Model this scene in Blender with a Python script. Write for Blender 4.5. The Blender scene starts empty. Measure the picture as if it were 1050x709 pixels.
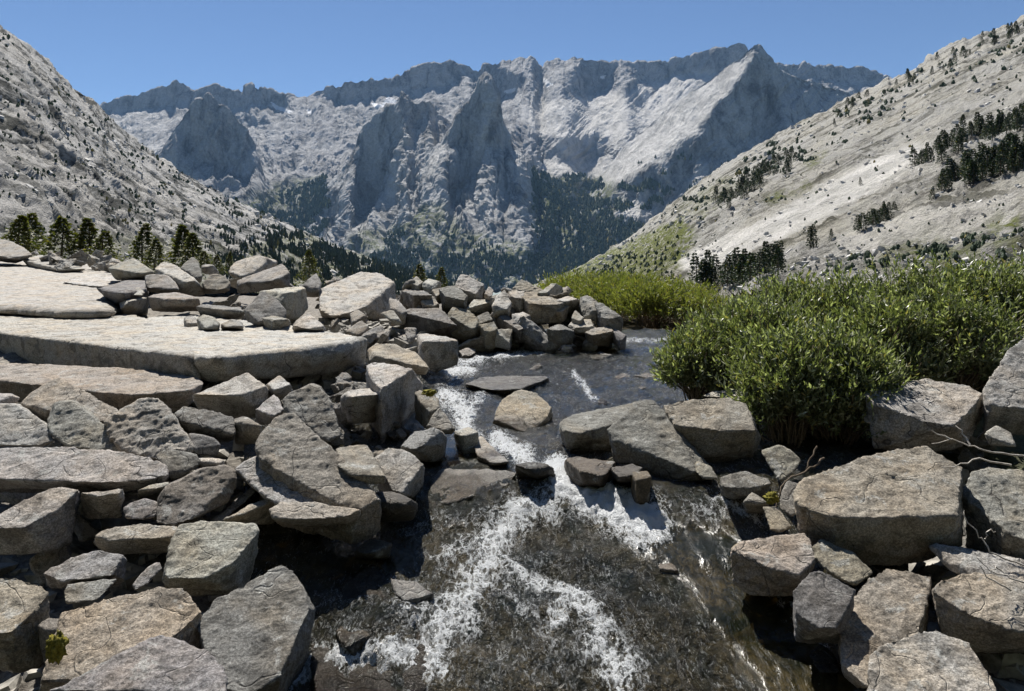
import bpy, bmesh, math, random
import numpy as np
from mathutils import Vector
S = bpy.context.scene
COL = S.collection
F = 800.0; CX = 525.0; HY = 265.0            # level view camera at the origin, horizon at row 265 of 1050x709
random.seed(7)
RNG = np.random.default_rng(11)

# ------------------------------------------------------------------ noise
_pr = np.random.default_rng(5)
_perm = _pr.permutation(256); _perm = np.concatenate([_perm, _perm, _perm])
_gr = _pr.normal(size=(256, 3)); _gr /= np.linalg.norm(_gr, axis=1)[:, None]
def pnoise(p):
    p = np.asarray(p, float); i = np.floor(p).astype(np.int64); f = p - i; i &= 255
    u = f * f * f * (f * (f * 6 - 15) + 10); r = 0
    for a in (0, 1):
        wx = u[:, 0] if a else 1 - u[:, 0]
        for b in (0, 1):
            wy = u[:, 1] if b else 1 - u[:, 1]
            for c in (0, 1):
                wz = u[:, 2] if c else 1 - u[:, 2]
                h = _perm[_perm[_perm[i[:, 0] + a] + i[:, 1] + b] + i[:, 2] + c]
                g = _gr[h]
                r = r + wx * wy * wz * (g[:, 0] * (f[:, 0] - a) + g[:, 1] * (f[:, 1] - b) + g[:, 2] * (f[:, 2] - c))
    return r * 1.5
def fbm(p, o=4, lac=2.1, gain=.5, ridge=False):
    s = 0; a = 1.; q = np.array(p, float)
    for k in range(o):
        n = pnoise(q)
        if ridge: n = .5 - 2 * np.abs(n)
        s = s + a * n; a *= gain; q = q * lac + 17.3
    return s
def interp(x, tab, k): return np.interp(x, [t[0] for t in tab], [t[k] for t in tab])
def inpoly(x, y, poly):
    r = np.zeros(np.shape(x), bool); n = len(poly)
    for i in range(n):
        x0, y0 = poly[i]; x1, y1 = poly[i - 1]
        if y0 == y1: continue
        r ^= ((y0 > y) != (y1 > y)) & (x < (x1 - x0) * (y - y0) / (y1 - y0) + x0)
    return r
def blur(m, k):
    for ax in (0, 1):
        for _ in range(2):
            p = np.pad(m, [(k, k) if a == ax else (0, 0) for a in (0, 1)], mode='edge')
            c = np.cumsum(p, axis=ax); c = np.insert(c, 0, 0, axis=ax)
            n = m.shape[ax]; w = 2 * k + 1
            m = (np.take(c, range(w, w + n), axis=ax) - np.take(c, range(0, n), axis=ax)) / w
    return m
def blur1(m, k):
    for _ in range(2):
        p = np.pad(m, [(0, 0), (k, k)], mode='edge'); c = np.cumsum(p, 1); c = np.insert(c, 0, 0, axis=1); m = (c[:, 2 * k + 1:] - c[:, :-2 * k - 1]) / (2 * k + 1)
    return m
def polydist(px, py, pts):
    d = np.full(px.shape, 1e9)
    for (x0, y0), (x1, y1) in zip(pts[:-1], pts[1:]):
        dx, dy = x1 - x0, y1 - y0; L = dx * dx + dy * dy + 1e-9
        t = np.clip(((px - x0) * dx + (py - y0) * dy) / L, 0, 1)
        d = np.minimum(d, np.hypot(px - x0 - t * dx, py - y0 - t * dy))
    return d

# ------------------------------------------------------------------ object helpers
def tag(o, label=None, cat=None, group=None, kind=None):
    if label: o['label'] = label
    if cat: o['category'] = cat
    if group: o['group'] = group
    if kind: o['kind'] = kind
    return o
def mesh_np(name, v, f, mat=None, smooth=True, attrs=None):
    """mesh from arrays; f is (n,3) or (n,4)"""
    v = np.asarray(v, np.float32); f = np.asarray(f, np.int32)
    me = bpy.data.meshes.new(name); k = f.shape[1]
    me.vertices.add(len(v)); me.vertices.foreach_set('co', v.ravel())
    me.loops.add(f.size); me.loops.foreach_set('vertex_index', f.ravel())
    me.polygons.add(len(f)); me.polygons.foreach_set('loop_start', np.arange(0, f.size, k, dtype=np.int32))
    try: me.polygons.foreach_set('loop_total', np.full(len(f), k, np.int32))
    except Exception: pass
    me.update(calc_edges=True)
    me.polygons.foreach_set('use_smooth', np.full(len(f), bool(smooth)))
    for n, a in (attrs or {}).items():
        at = me.attributes.new(n, 'FLOAT', 'POINT'); at.data.foreach_set('value', np.asarray(a, np.float32))
    if mat: me.materials.append(mat)
    return me
def link(name, me, parent=None, loc=None):
    o = bpy.data.objects.new(name, me); COL.objects.link(o)
    if parent: o.parent = parent
    if loc is not None: o.location = loc
    return o
def gridfaces(nr, nc):
    i = np.arange(nr * nc).reshape(nr, nc)
    return np.stack([i[:-1, :-1].ravel(), i[:-1, 1:].ravel(), i[1:, 1:].ravel(), i[1:, :-1].ravel()], 1)
def tube(pts, rads, n=5):
    """tapered tube as (verts, quads)"""
    pts = [np.array(p, float) for p in pts]; V = []; Q = []
    for k, (p, r) in enumerate(zip(pts, rads)):
        d = pts[min(k + 1, len(pts) - 1)] - pts[max(k - 1, 0)]; d /= np.linalg.norm(d) + 1e-9
        a = np.cross(d, [.3, .2, 1.] if abs(d[2]) < .9 else [1., 0, 0]); a /= np.linalg.norm(a); b = np.cross(d, a)
        for j in range(n):
            t = 2 * math.pi * j / n; V.append(p + r * (math.cos(t) * a + math.sin(t) * b))
    for k in range(len(pts) - 1):
        for j in range(n):
            Q.append((k * n + j, k * n + (j + 1) % n, (k + 1) * n + (j + 1) % n, (k + 1) * n + j))
    return np.array(V), np.array(Q)
def joinvq(parts):
    V = []; Q = []; o = 0
    for v, q in parts: V.append(v); Q.append(q + o); o += len(v)
    return np.concatenate(V), np.concatenate(Q)

# ------------------------------------------------------------------ materials
class NT:
    def __init__(s, name):
        s.m = bpy.data.materials.new(name); s.m.use_nodes = True; s.t = s.m.node_tree; s.t.nodes.clear()
        s.out = s.n('ShaderNodeOutputMaterial')
    def n(s, typ, **kw):
        nd = s.t.nodes.new(typ)
        for k, v in kw.items():
            if k.startswith('i_'):
                key = k[2:]; key = int(key) if key.isdigit() else key
                s.put(nd.inputs[key], v)
            else: setattr(nd, k, v)
        return nd
    def put(s, inp, v):
        if isinstance(v, bpy.types.NodeSocket): s.t.links.new(v, inp)
        else: inp.default_value = v
    def noise(s, vec, scale, detail=4, rough=.55, dist=0.):
        nd = s.n('ShaderNodeTexNoise'); s.put(nd.inputs['Vector'], vec)
        nd.inputs['Scale'].default_value = scale; nd.inputs['Detail'].default_value = detail
        nd.inputs['Roughness'].default_value = rough; nd.inputs['Distortion'].default_value = dist
        return nd.outputs['Fac']
    def ramp(s, v, a, b, lo=0., hi=1.):
        nd = s.n('ShaderNodeMapRange'); s.put(nd.inputs[0], v)
        for k, x in zip((1, 2, 3, 4), (a, b, lo, hi)): nd.inputs[k].default_value = x
        return nd.outputs[0]
    def math(s, op, a, b=0., clamp=False):
        nd = s.n('ShaderNodeMath', operation=op, use_clamp=clamp); s.put(nd.inputs[0], a); s.put(nd.inputs[1], b); return nd.outputs[0]
    def mix(s, f, a, b, blend='MIX'):
        nd = s.n('ShaderNodeMix', data_type='RGBA', blend_type=blend); s.put(nd.inputs[0], f)
        for i, x in ((6, a), (7, b)): s.put(nd.inputs[i], (*x, 1.) if isinstance(x, tuple) and len(x) == 3 else x)
        return nd.outputs[2]
    def attr(s, name): return s.n('ShaderNodeAttribute', attribute_name=name).outputs['Fac']
    def bump(s, h, strength, dist, normal=None):
        nd = s.n('ShaderNodeBump'); s.put(nd.inputs['Height'], h); s.put(nd.inputs['Strength'], strength); nd.inputs['Distance'].default_value = dist
        if normal is not None: s.put(nd.inputs['Normal'], normal)
        return nd.outputs[0]
    def bsdf(s, col, rough=.9, spec=.3, normal=None):
        b = s.n('ShaderNodeBsdfPrincipled'); s.put(b.inputs['Base Color'], (*col, 1.) if isinstance(col, tuple) else col)
        s.put(b.inputs['Roughness'], rough); b.inputs['Specular IOR Level'].default_value = spec
        if normal is not None: s.put(b.inputs['Normal'], normal)
        return b
    def done(s, sh):
        s.t.links.new(sh.outputs[0] if isinstance(sh, bpy.types.Node) else sh, s.out.inputs['Surface']); return s.m
    def vscale(s, v, x, y, z):
        nd = s.n('ShaderNodeMapping'); s.put(nd.inputs['Vector'], v); nd.inputs['Scale'].default_value = (x, y, z); return nd.outputs[0]

def m_rock():
    """granite of the boulders; the object colour is the stone's own tint, its alpha how wet it is"""
    t = NT('granite'); oi = t.n('ShaderNodeObjectInfo'); tc = t.n('ShaderNodeTexCoord')
    off = t.n('ShaderNodeVectorMath', operation='SCALE'); off.inputs[0].default_value = (37., 19., 53.); t.put(off.inputs['Scale'], oi.outputs['Random'])
    ad = t.n('ShaderNodeVectorMath', operation='ADD'); t.put(ad.inputs[0], tc.outputs['Object']); t.put(ad.inputs[1], off.outputs[0]); v = ad.outputs[0]
    c = oi.outputs['Color']
    big = t.noise(v, 2.2, 5, .6, .4); med = t.noise(v, 9, 6, .65, .6); fine = t.noise(v, 70, 5, .75); spk = t.noise(v, 170, 3, .8)
    c = t.mix(t.ramp(big, .42, .66, 0, .6), c, t.mix(1., c, (1.16, .98, .76), 'MULTIPLY'))                 # iron stain
    c = t.mix(t.ramp(t.noise(v, 4.5, 7, .68, .9), .5, .60, 0, .75), c, t.mix(1., c, (.40, .395, .39), 'MULTIPLY'))   # dark lichen
    c = t.mix(t.ramp(t.noise(v, 6.5, 6, .7, .5), .57, .63, 0, .6), c, (.50, .51, .49))                           # pale lichen
    c = t.mix(t.ramp(fine, .44, .60, .8, 0), c, t.mix(1., c, (.36, .35, .34), 'MULTIPLY'))
    c = t.mix(t.ramp(spk, .56, .68, 0, .6), c, t.mix(1., c, (1.75, 1.75, 1.72), 'MULTIPLY'))
    c = t.mix(t.ramp(t.noise(v, 120, 2, .6), .6, .66, 0, .7), c, (.05, .05, .05))
    c = t.mix(t.ramp(t.noise(t.vscale(v, 1., 1., 3.), 3.2, 8, .75, 1.5), .36, .48, .55, 0), c, t.mix(1., c, (.5, .47, .43), 'MULTIPLY'))
    cr = t.n('ShaderNodeTexVoronoi', feature='DISTANCE_TO_EDGE'); wv = t.n('ShaderNodeVectorMath', operation='ADD'); wn = t.n('ShaderNodeTexNoise'); t.put(wn.inputs['Vector'], v); wn.inputs['Scale'].default_value = 2.5
    t.put(wv.inputs[0], v); t.put(wv.inputs[1], wn.outputs['Color']); t.put(cr.inputs['Vector'], wv.outputs[0]); cr.inputs['Scale'].default_value = 1.3
    crack = t.ramp(cr.outputs[0], 0., .012, 0, 1); ck = t.math('MULTIPLY', t.ramp(cr.outputs[0], .001, .009, .85, 0), t.ramp(t.noise(v, 1.9, 3, .6), .47, .56)); c = t.mix(ck, c, (.035, .032, .028))
    wet = t.math('MAXIMUM', t.math('SUBTRACT', 1., oi.outputs['Alpha']), t.attr('wet')); c = t.mix(t.math('MULTIPLY', t.attr('wet'), .75), c, t.mix(1., c, (.25, .22, .18), 'MULTIPLY'))
    rough = t.ramp(wet, 0, 1, .88, .16); c = t.mix(t.math('MULTIPLY', t.math('SUBTRACT', 1., oi.outputs['Alpha']), .6), c, t.mix(1., c, (.35, .33, .28), 'MULTIPLY'))
    h = t.math('ADD', t.math('MULTIPLY', med, 1.), t.math('MULTIPLY', fine, .55)); h = t.math('ADD', h, t.math('MULTIPLY', spk, .3))
    h = t.math('ADD', h, t.math('MULTIPLY', crack, .5))
    nrm = t.bump(h, .75, .03)
    return t.done(t.bsdf(c, rough, .35, nrm))

def m_slope(name, bright, dark, scale, stain=(1.1, 1.0, .86), streak=(1., .35, 2.2), dip=0., con=(.42, .58), fa=.6):
    """granite of hills and mountains: attributes light, veg, snow are where pale slab, plants and snow lie"""
    t = NT(name); g = t.n('ShaderNodeNewGeometry'); v = g.outputs['Position']; mr = t.n('ShaderNodeMapping'); t.put(mr.inputs['Vector'], v); mr.inputs['Rotation'].default_value = (0, dip, 0); sv = t.vscale(mr.outputs[0], *streak)
    big = t.noise(v, .012 * scale, 6, .62, .5); med = t.noise(sv, .06 * scale, 8, .7, .6); fine = t.noise(v, .35 * scale, 6, .75)
    c = t.mix(t.ramp(med, *con), tuple(dark), tuple(bright))
    c = t.mix(t.ramp(big, .42, .66, 0, .75), c, t.mix(1., c, stain, 'MULTIPLY'))
    c = t.mix(t.ramp(fine, .40, .62, fa, 0), c, t.mix(1., c, (.42, .42, .42), 'MULTIPLY'))
    c = t.mix(t.math('MULTIPLY', t.attr('light'), t.ramp(fine, .35, .5, .55, 1.)), c, t.mix(t.ramp(med, .4, .6), (.50, .49, .47), (.72, .70, .67)))
    vg = t.math('MULTIPLY', t.attr('veg'), t.ramp(t.noise(v, .12 * scale, 7, .75), .40, .56), True)
    c = t.mix(vg, c, t.mix(fine, (.05, .065, .018), (.19, .21, .055)))
    c = t.mix(t.attr('snow'), c, (.93, .94, .96))
    h = t.math('ADD', t.math('MULTIPLY', med, 1.6), fine); h = t.math('ADD', h, t.math('MULTIPLY', t.noise(v, 1.2 * scale, 4, .8), .5))
    return t.done(t.bsdf(c, .95, .1, t.bump(h, .8, 5. / scale)))

def m_leaf(name, a, b, gloss=.4, trans=.35, pale=0.):
    t = NT(name); g = t.n('ShaderNodeNewGeometry'); r = g.outputs['Random Per Island']
    c = t.mix(r, a, b); c = t.mix(t.math('MULTIPLY', t.ramp(r, .78, .80, 0, 1), pale), c, (.46, .47, .36)); c = t.mix(t.ramp(r, .95, .96, 0, .8), c, (.24, .19, .05))  # pale share of the leaves is glints put into the colour
    p = t.bsdf(c, gloss, .5); tr = t.n('ShaderNodeBsdfTranslucent'); t.put(tr.inputs[0], t.mix(1., c, (1.3, 1.5, .6), 'MULTIPLY'))
    mx = t.n('ShaderNodeMixShader'); mx.inputs[0].default_value = trans
    t.t.links.new(p.outputs[0], mx.inputs[1]); t.t.links.new(tr.outputs[0], mx.inputs[2])
    return t.done(mx)
def m_plain(name, a, b, scale, rough=.9, bump=.4, dist=.02):
    t = NT(name); tc = t.n('ShaderNodeTexCoord'); n = t.noise(tc.outputs['Object'], scale, 6, .7)
    return t.done(t.bsdf(t.mix(t.ramp(n, .35, .65), a, b), rough, .3, t.bump(n, bump, dist)))
def m_ground():
    t = NT('gravel'); g = t.n('ShaderNodeNewGeometry'); v = g.outputs['Position']
    n = t.noise(v, 14, 6, .7); w = t.attr('bed'); vo = t.n('ShaderNodeTexVoronoi'); t.put(vo.inputs['Vector'], v); vo.inputs['Scale'].default_value = 7
    dry = t.mix(t.ramp(n, .35, .65), (.07, .06, .05), (.24, .22, .19))
    bed = t.mix(t.ramp(t.noise(v, 5, 6, .7), .35, .65), (.05, .042, .02), (.17, .125, .06)); bed = t.mix(t.ramp(vo.outputs['Distance'], 0, .6, .0, .25), bed, (.03, .03, .015))
    gr = t.mix(t.ramp(t.noise(v, 1.5, 5, .7), .4, .6), (.03, .04, .015), (.08, .085, .03))
    c = t.mix(w, dry, bed); c = t.mix(t.attr('veg'), c, gr)
    return t.done(t.bsdf(c, .85, .3, t.bump(t.math('ADD', n, vo.outputs['Distance']), .8, .05)))
def m_water():
    """clear stream over brown rock: choppy where it runs fast, white where air is beaten in, plus painted glint flecks"""
    t = NT('stream_water'); g = t.n('ShaderNodeNewGeometry'); v = g.outputs['Position']; chop = t.attr('chop'); foam = t.attr('foam')
    sv = t.vscale(v, 1., .5, 1.)
    r1 = t.noise(sv, 7, 4, .6, 1.2); r2 = t.noise(sv, 26, 4, .65, 1.); r3 = t.noise(v, 80, 2, .6)
    h = t.math('ADD', t.math('MULTIPLY', r1, 1.), t.math('MULTIPLY', r2, .5)); h = t.math('ADD', h, t.math('MULTIPLY', r3, .14))
    nrm = t.bump(h, t.ramp(chop, 0, 1, .10, 1.), .17); nrf = t.bump(h, t.ramp(chop, 0, 1, .05, .45), .10)
    fr = t.n('ShaderNodeFresnel'); fr.inputs[0].default_value = 1.33; t.put(fr.inputs['Normal'], nrf)
    gl = t.n('ShaderNodeBsdfGlossy'); gl.inputs['Roughness'].default_value = .08; t.put(gl.inputs['Normal'], nrm)
    tp = t.n('ShaderNodeBsdfTransparent'); tp.inputs[0].default_value = (.46, .38, .20, 1)
    body = t.mix(t.ramp(t.noise(v, 2.6, 5, .65, .8), .40, .60), (.008, .011, .004), (.062, .048, .020)); body = t.mix(t.ramp(r2, .42, .58, .75, 0), body, (.006, .007, .003))
    df = t.bsdf(body, .2, .3, nrm)
    m0 = t.n('ShaderNodeMixShader'); t.put(m0.inputs[0], t.ramp(chop, 0, 1, .66, .88)); t.t.links.new(tp.outputs[0], m0.inputs[1]); t.t.links.new(df.outputs[0], m0.inputs[2])
    m1 = t.n('ShaderNodeMixShader'); t.t.links.new(fr.outputs[0], m1.inputs[0]); t.t.links.new(m0.outputs[0], m1.inputs[1]); t.t.links.new(gl.outputs[0], m1.inputs[2])
    # lace of foam: torn cells drawn out along the flow
    wn = t.n('ShaderNodeTexNoise'); t.put(wn.inputs['Vector'], sv); wn.inputs['Scale'].default_value = 9; wn.inputs['Detail'].default_value = 6; wn.inputs['Roughness'].default_value = .7
    wa = t.n('ShaderNodeVectorMath', operation='SCALE'); t.put(wa.inputs[0], wn.outputs['Color']); wa.inputs['Scale'].default_value = .30
    wv = t.n('ShaderNodeVectorMath', operation='ADD'); t.put(wv.inputs[0], sv); t.put(wv.inputs[1], wa.outputs[0])
    vo = t.n('ShaderNodeTexVoronoi', feature='DISTANCE_TO_EDGE'); t.put(vo.inputs['Vector'], wv.outputs[0]); vo.inputs['Scale'].default_value = 13
    lace = t.ramp(vo.outputs[0], .0, .20, 1., 0.)
    fn = t.ramp(t.noise(sv, 24, 8, .78, 1.4), .32, .68)
    f2 = t.math('ADD', t.math('MULTIPLY', lace, .42), t.math('MULTIPLY', fn, .58))
    fm = t.ramp(t.math('ADD', t.math('MULTIPLY', foam, .85), f2), .80, 1.18)
    fk = t.math('MULTIPLY', t.ramp(t.noise(t.vscale(v, 1., .34, 1.), 34, 5, .74, 1.4), .54, .68), t.ramp(t.noise(v, 3.2, 4, .6), .34, .54))  # foam flecks that also paint white sparkle onto choppy water
    fm = t.math('MAXIMUM', fm, t.math('MULTIPLY', fk, t.ramp(chop, .3, 1., 0, .62)))
    fd = t.bsdf(t.mix(fm, (.50, .52, .52), (.84, .87, .90)), .5, .3, t.bump(f2, .9, .05))
    m2 = t.n('ShaderNodeMixShader'); t.put(m2.inputs[0], fm); t.t.links.new(m1.outputs[0], m2.inputs[1]); t.t.links.new(fd.outputs[0], m2.inputs[2])
    return t.done(m2)

M_ROCK = m_rock()
M_LEFT = m_slope('left_granite', (.53, .525, .515), (.085, .088, .083), 1.0, stain=(1.04, 1., .93), streak=(.4, .6, 1.9), dip=-.56, con=(.42, .53), fa=.45)
M_RIGHT = m_slope('right_granite', (.45, .44, .42), (.11, .106, .097), 1.5, stain=(1.04, 1., .9), streak=(.22, .5, 2.8), dip=.5, con=(.40, .52), fa=.4)
M_PEBBLE = m_plain('pebbles', (.10, .095, .085), (.40, .38, .34), 6, bump=.5, dist=.02)
M_SCREE = m_plain('scree_granite', (.34, .335, .32), (.60, .59, .57), .8, bump=.5, dist=.3)
M_MTN = m_slope('mountain_granite', (.60, .60, .595), (.17, .17, .17), .16, stain=(.9, .9, .9), streak=(1., .6, .5), con=(.36, .54))
M_FAR = m_slope('far_granite', (.54, .535, .53), (.16, .16, .165), .14, stain=(.88, .88, .9), streak=(1., .6, .6), con=(.36, .54))
M_SKYBLOCK = m_plain('skylight_blocker', (.015, .025, .012), (.05, .06, .03), 1.5, bump=1., dist=.6)  # dark cover of the added sky-blocking slope
M_GROUND = m_ground(); M_WATER = m_water()
M_WILLOW = m_leaf('willow_leaf', (.050, .066, .026), (.25, .265, .15), .38, .32, .8)
M_WILLOW2 = m_leaf('far_willow_leaf', (.095, .115, .032), (.25, .245, .085), .55, .3)
M_CONIF = m_leaf('conifer_needles', (.012, .026, .012), (.04, .062, .022), .6, .12)
M_CONIF2 = m_leaf('pine_needles', (.042, .055, .015), (.14, .135, .036), .6, .25)
M_FOREST = m_leaf('forest_needles', (.020, .040, .017), (.042, .066, .026), .8, 0.)
M_BARK = m_plain('bark', (.06, .045, .03), (.13, .10, .07), 25)
M_STEM = m_plain('willow_stem', (.10, .075, .05), (.22, .18, .13), 40)
M_DRIFT = m_plain('driftwood', (.28, .25, .21), (.52, .49, .45), 30)
M_MOSS = m_plain('moss', (.09, .09, .01), (.26, .22, .03), 60, bump=1., dist=.02)
DN = True; HAZE, SUN_AZ, SUN_EL, SUN, SKYS, EXPO = 1.6e-5, 20., 55., 5., .056, .9
# ------------------------------------------------------------------ depth tables of the place (metres ahead of the camera)
ZW = [(2.5, -2.80), (3.5, -2.62), (4.4, -2.40), (4.75, -2.335), (4.9, -2.27), (5.35, -2.185), (5.5, -2.125), (5.85, -2.06), (6.25, -1.86), (7., -1.79), (8.6, -1.74), (9.4, -1.68), (14.5, -1.54), (22., -1.42)]
def zw(Y): return np.interp(Y, [a for a, b in ZW], [b for a, b in ZW])
_ys = np.linspace(2.6, 22, 4000); _pys = HY - zw(_ys) / _ys * F
def YW(py): return float(np.interp(-py, -_pys, _ys))
def YG(py): return 3. / (.2 + (py - HY) / F)                 # banks
def YT(py): return 1.06 * F / (py - HY)                      # top of the left terrace
def YC(py): return 7.17 / (.45 + (py - HY) / F)              # boulder wall across the stream

# ------------------------------------------------------------------ hills and mountains
SURF = []            # (px, py, xyz) of every hill vertex on the side one sees, for planting
def relief(name, pxs, crest, foot, mat, rows, steep=(), rise=None, amp=(), light=(), veg=(), snow=(), back=(600, 400), lay=0, pw=1., vegall=0., lightall=0., dip=0., gul=0., jag=0., skew=0.):
    """A hill as rows of points from its foot (Y near) to its crest (Y far) and down behind it. steep: (polygon, slope) where it is a cliff."""
    nc = len(pxs); u = np.linspace(0, 1, rows)[:, None]
    pc, yc = interp(pxs, crest, 1), interp(pxs, crest, 2); pf, yf = interp(pxs, foot, 1), interp(pxs, foot, 2)
    jv = jag * (2.3 * fbm(np.stack([pxs / 15, pxs * 0 + lay, pxs * 0], 1), 4, gain=.62) * np.clip(.6 + 1.6 * pnoise(np.stack([pxs / 47, pxs * 0 + 3 + lay, pxs * 0], 1)), .15, 1.4))
    PX = np.repeat(pxs[None, :], rows, 0); PY = pf + (pc - pf) * u + jv * u ** 9
    w = np.ones((rows, nc))
    for poly, s in steep:
        jx = PX + 5 * pnoise(np.stack([PX.ravel() / 9, PY.ravel() / 9, np.full(PX.size, 3.3)], 1)).reshape(PX.shape)
        w = np.where(inpoly(jx, PY, poly), s, w)
    w = blur(w, 1)
    cum = np.cumsum(w, 0) - w[0]; t = cum / cum[-1]
    t = blur1(t, 3); t = t ** pw
    Y = yf * (yc / yf) ** t
    X = (PX - CX) / F * Y; Z = (HY - PY) / F * Y
    # back side
    bX = []; bY = []; bZ = []
    for k in (1, 2, 3):
        yy = yc + back[0] * k / 3; bY.append(yy); bX.append((pxs - CX) / F * yy); bZ.append(Z[-1] - back[1] * k / 3)
    P = np.stack([np.concatenate([X, bX]), np.concatenate([Y, bY]), np.concatenate([Z, bZ])], -1)
    nr = rows + 3
    # normals of the smooth sheet, then rugged rock along them
    du = np.gradient(P, axis=0); dv = np.gradient(P, axis=1); N = np.cross(dv, du); N /= np.linalg.norm(N, axis=-1, keepdims=True) + 1e-9
    q = P.reshape(-1, 3); d = np.zeros(len(q)); cd, sd_ = math.cos(dip), math.sin(dip); qd = np.stack([q[:, 0] * cd + q[:, 2] * sd_, q[:, 1], -q[:, 0] * sd_ + q[:, 2] * cd], 1)
    edge = np.concatenate([np.sin(np.pi * np.clip(u * 1.0, 0, 1)) * .75 + .25 + 0 * pxs[None, :], np.full((3, nc), .25)]).ravel()
    for k, (wl, a, kind, st) in enumerate(amp):
        d += a * fbm((qd if dip else q) / wl * np.array(st) + lay * 7.7, 5 if k == 0 else 4, ridge=(kind == 'r')) * (edge if k < 2 else np.maximum(edge, .8))
    gx_ = np.concatenate([PX, PX[-3:]]).ravel(); gy_ = np.concatenate([PY, np.repeat(PY[-1:], 3, 0)]).ravel()
    lm = np.zeros(len(q)); 
    for poly, val in light: lm = np.where(inpoly(gx_, gy_, poly), val, lm)
    lm = blur(lm.reshape(nr, nc), 3).ravel(); d *= 1 - .6 * np.clip(lm, 0, 1)
    if gul:
        gx_ = gx_ + .9 * skew * np.clip((gx_ - 500) / 60, 0, 1) * gy_
        wv = 9 * fbm(np.stack([gx_ / 40, gy_ / 40, gx_ * 0 + lay], 1), 3); ee = np.maximum(edge * 1.1 - .1, .22) * (1 - .72 * np.clip(lm, 0, 1))
        rug = np.clip(.55 + 1.3 * fbm(np.stack([gx_ / 70, gy_ / 45, gx_ * 0 + lay * 2.2], 1), 2), .18, 1.25)
        d += gul * ee * rug * (fbm(np.stack([(gx_ + wv) / 24, gy_ / 85, gx_ * 0 + lay * 3.1], 1), 2, ridge=True) + .5 * fbm(np.stack([(gx_ + wv) / 8.5, gy_ / 34, gx_ * 0 + lay * 5.7], 1), 2, ridge=True) + .26 * fbm(np.stack([(gx_ + .5 * wv) / 3.6, gy_ / 11, gx_ * 0 + lay * 9.7], 1), 2, ridge=True))
    P = P + N * d.reshape(nr, nc, 1) * (Y.min() > 0)
    q = P.reshape(-1, 3)
    ppx = CX + q[:, 0] / q[:, 1] * F; ppy = HY - q[:, 2] / q[:, 1] * F
    jit = 4 * pnoise(np.stack([ppx / 7, ppy / 7, np.full(len(q), .5)], 1)); jit2 = 4 * pnoise(np.stack([ppx / 7, ppy / 7, np.full(len(q), 9.5)], 1))
    at = {}
    for nm, polys, base in (('light', light, lightall), ('veg', veg, vegall), ('snow', snow, 0.)):
        m = np.full(len(q), float(base)); s = 0 if nm == 'snow' else 1
        for poly, val in polys:
            if nm == 'snow': mx_, my_ = np.mean(poly, 0); poly = [(mx_ + (x - mx_) * 1.5, my_ + (y - my_) * 1.7 + 1) for x, y in poly]
            m = np.where(inpoly(ppx + s * jit, ppy + s * jit2, poly), val, m)
        if nm != 'snow': m = blur(m.reshape(nr, nc), 2).ravel()
        at[nm] = m
    me = mesh_np(name, q, gridfaces(nr, nc), mat, name == 'hillside', at)
    o = link(name, me); tag(o, kind='structure')
    m = np.zeros((nr, nc), bool); m[:rows] = True; m = m.ravel()
    SURF.append((ppx[m], ppy[m], q[m], name))
    return o
R_ = lambda a, b, s: np.arange(a, b + s, s, float)

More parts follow.
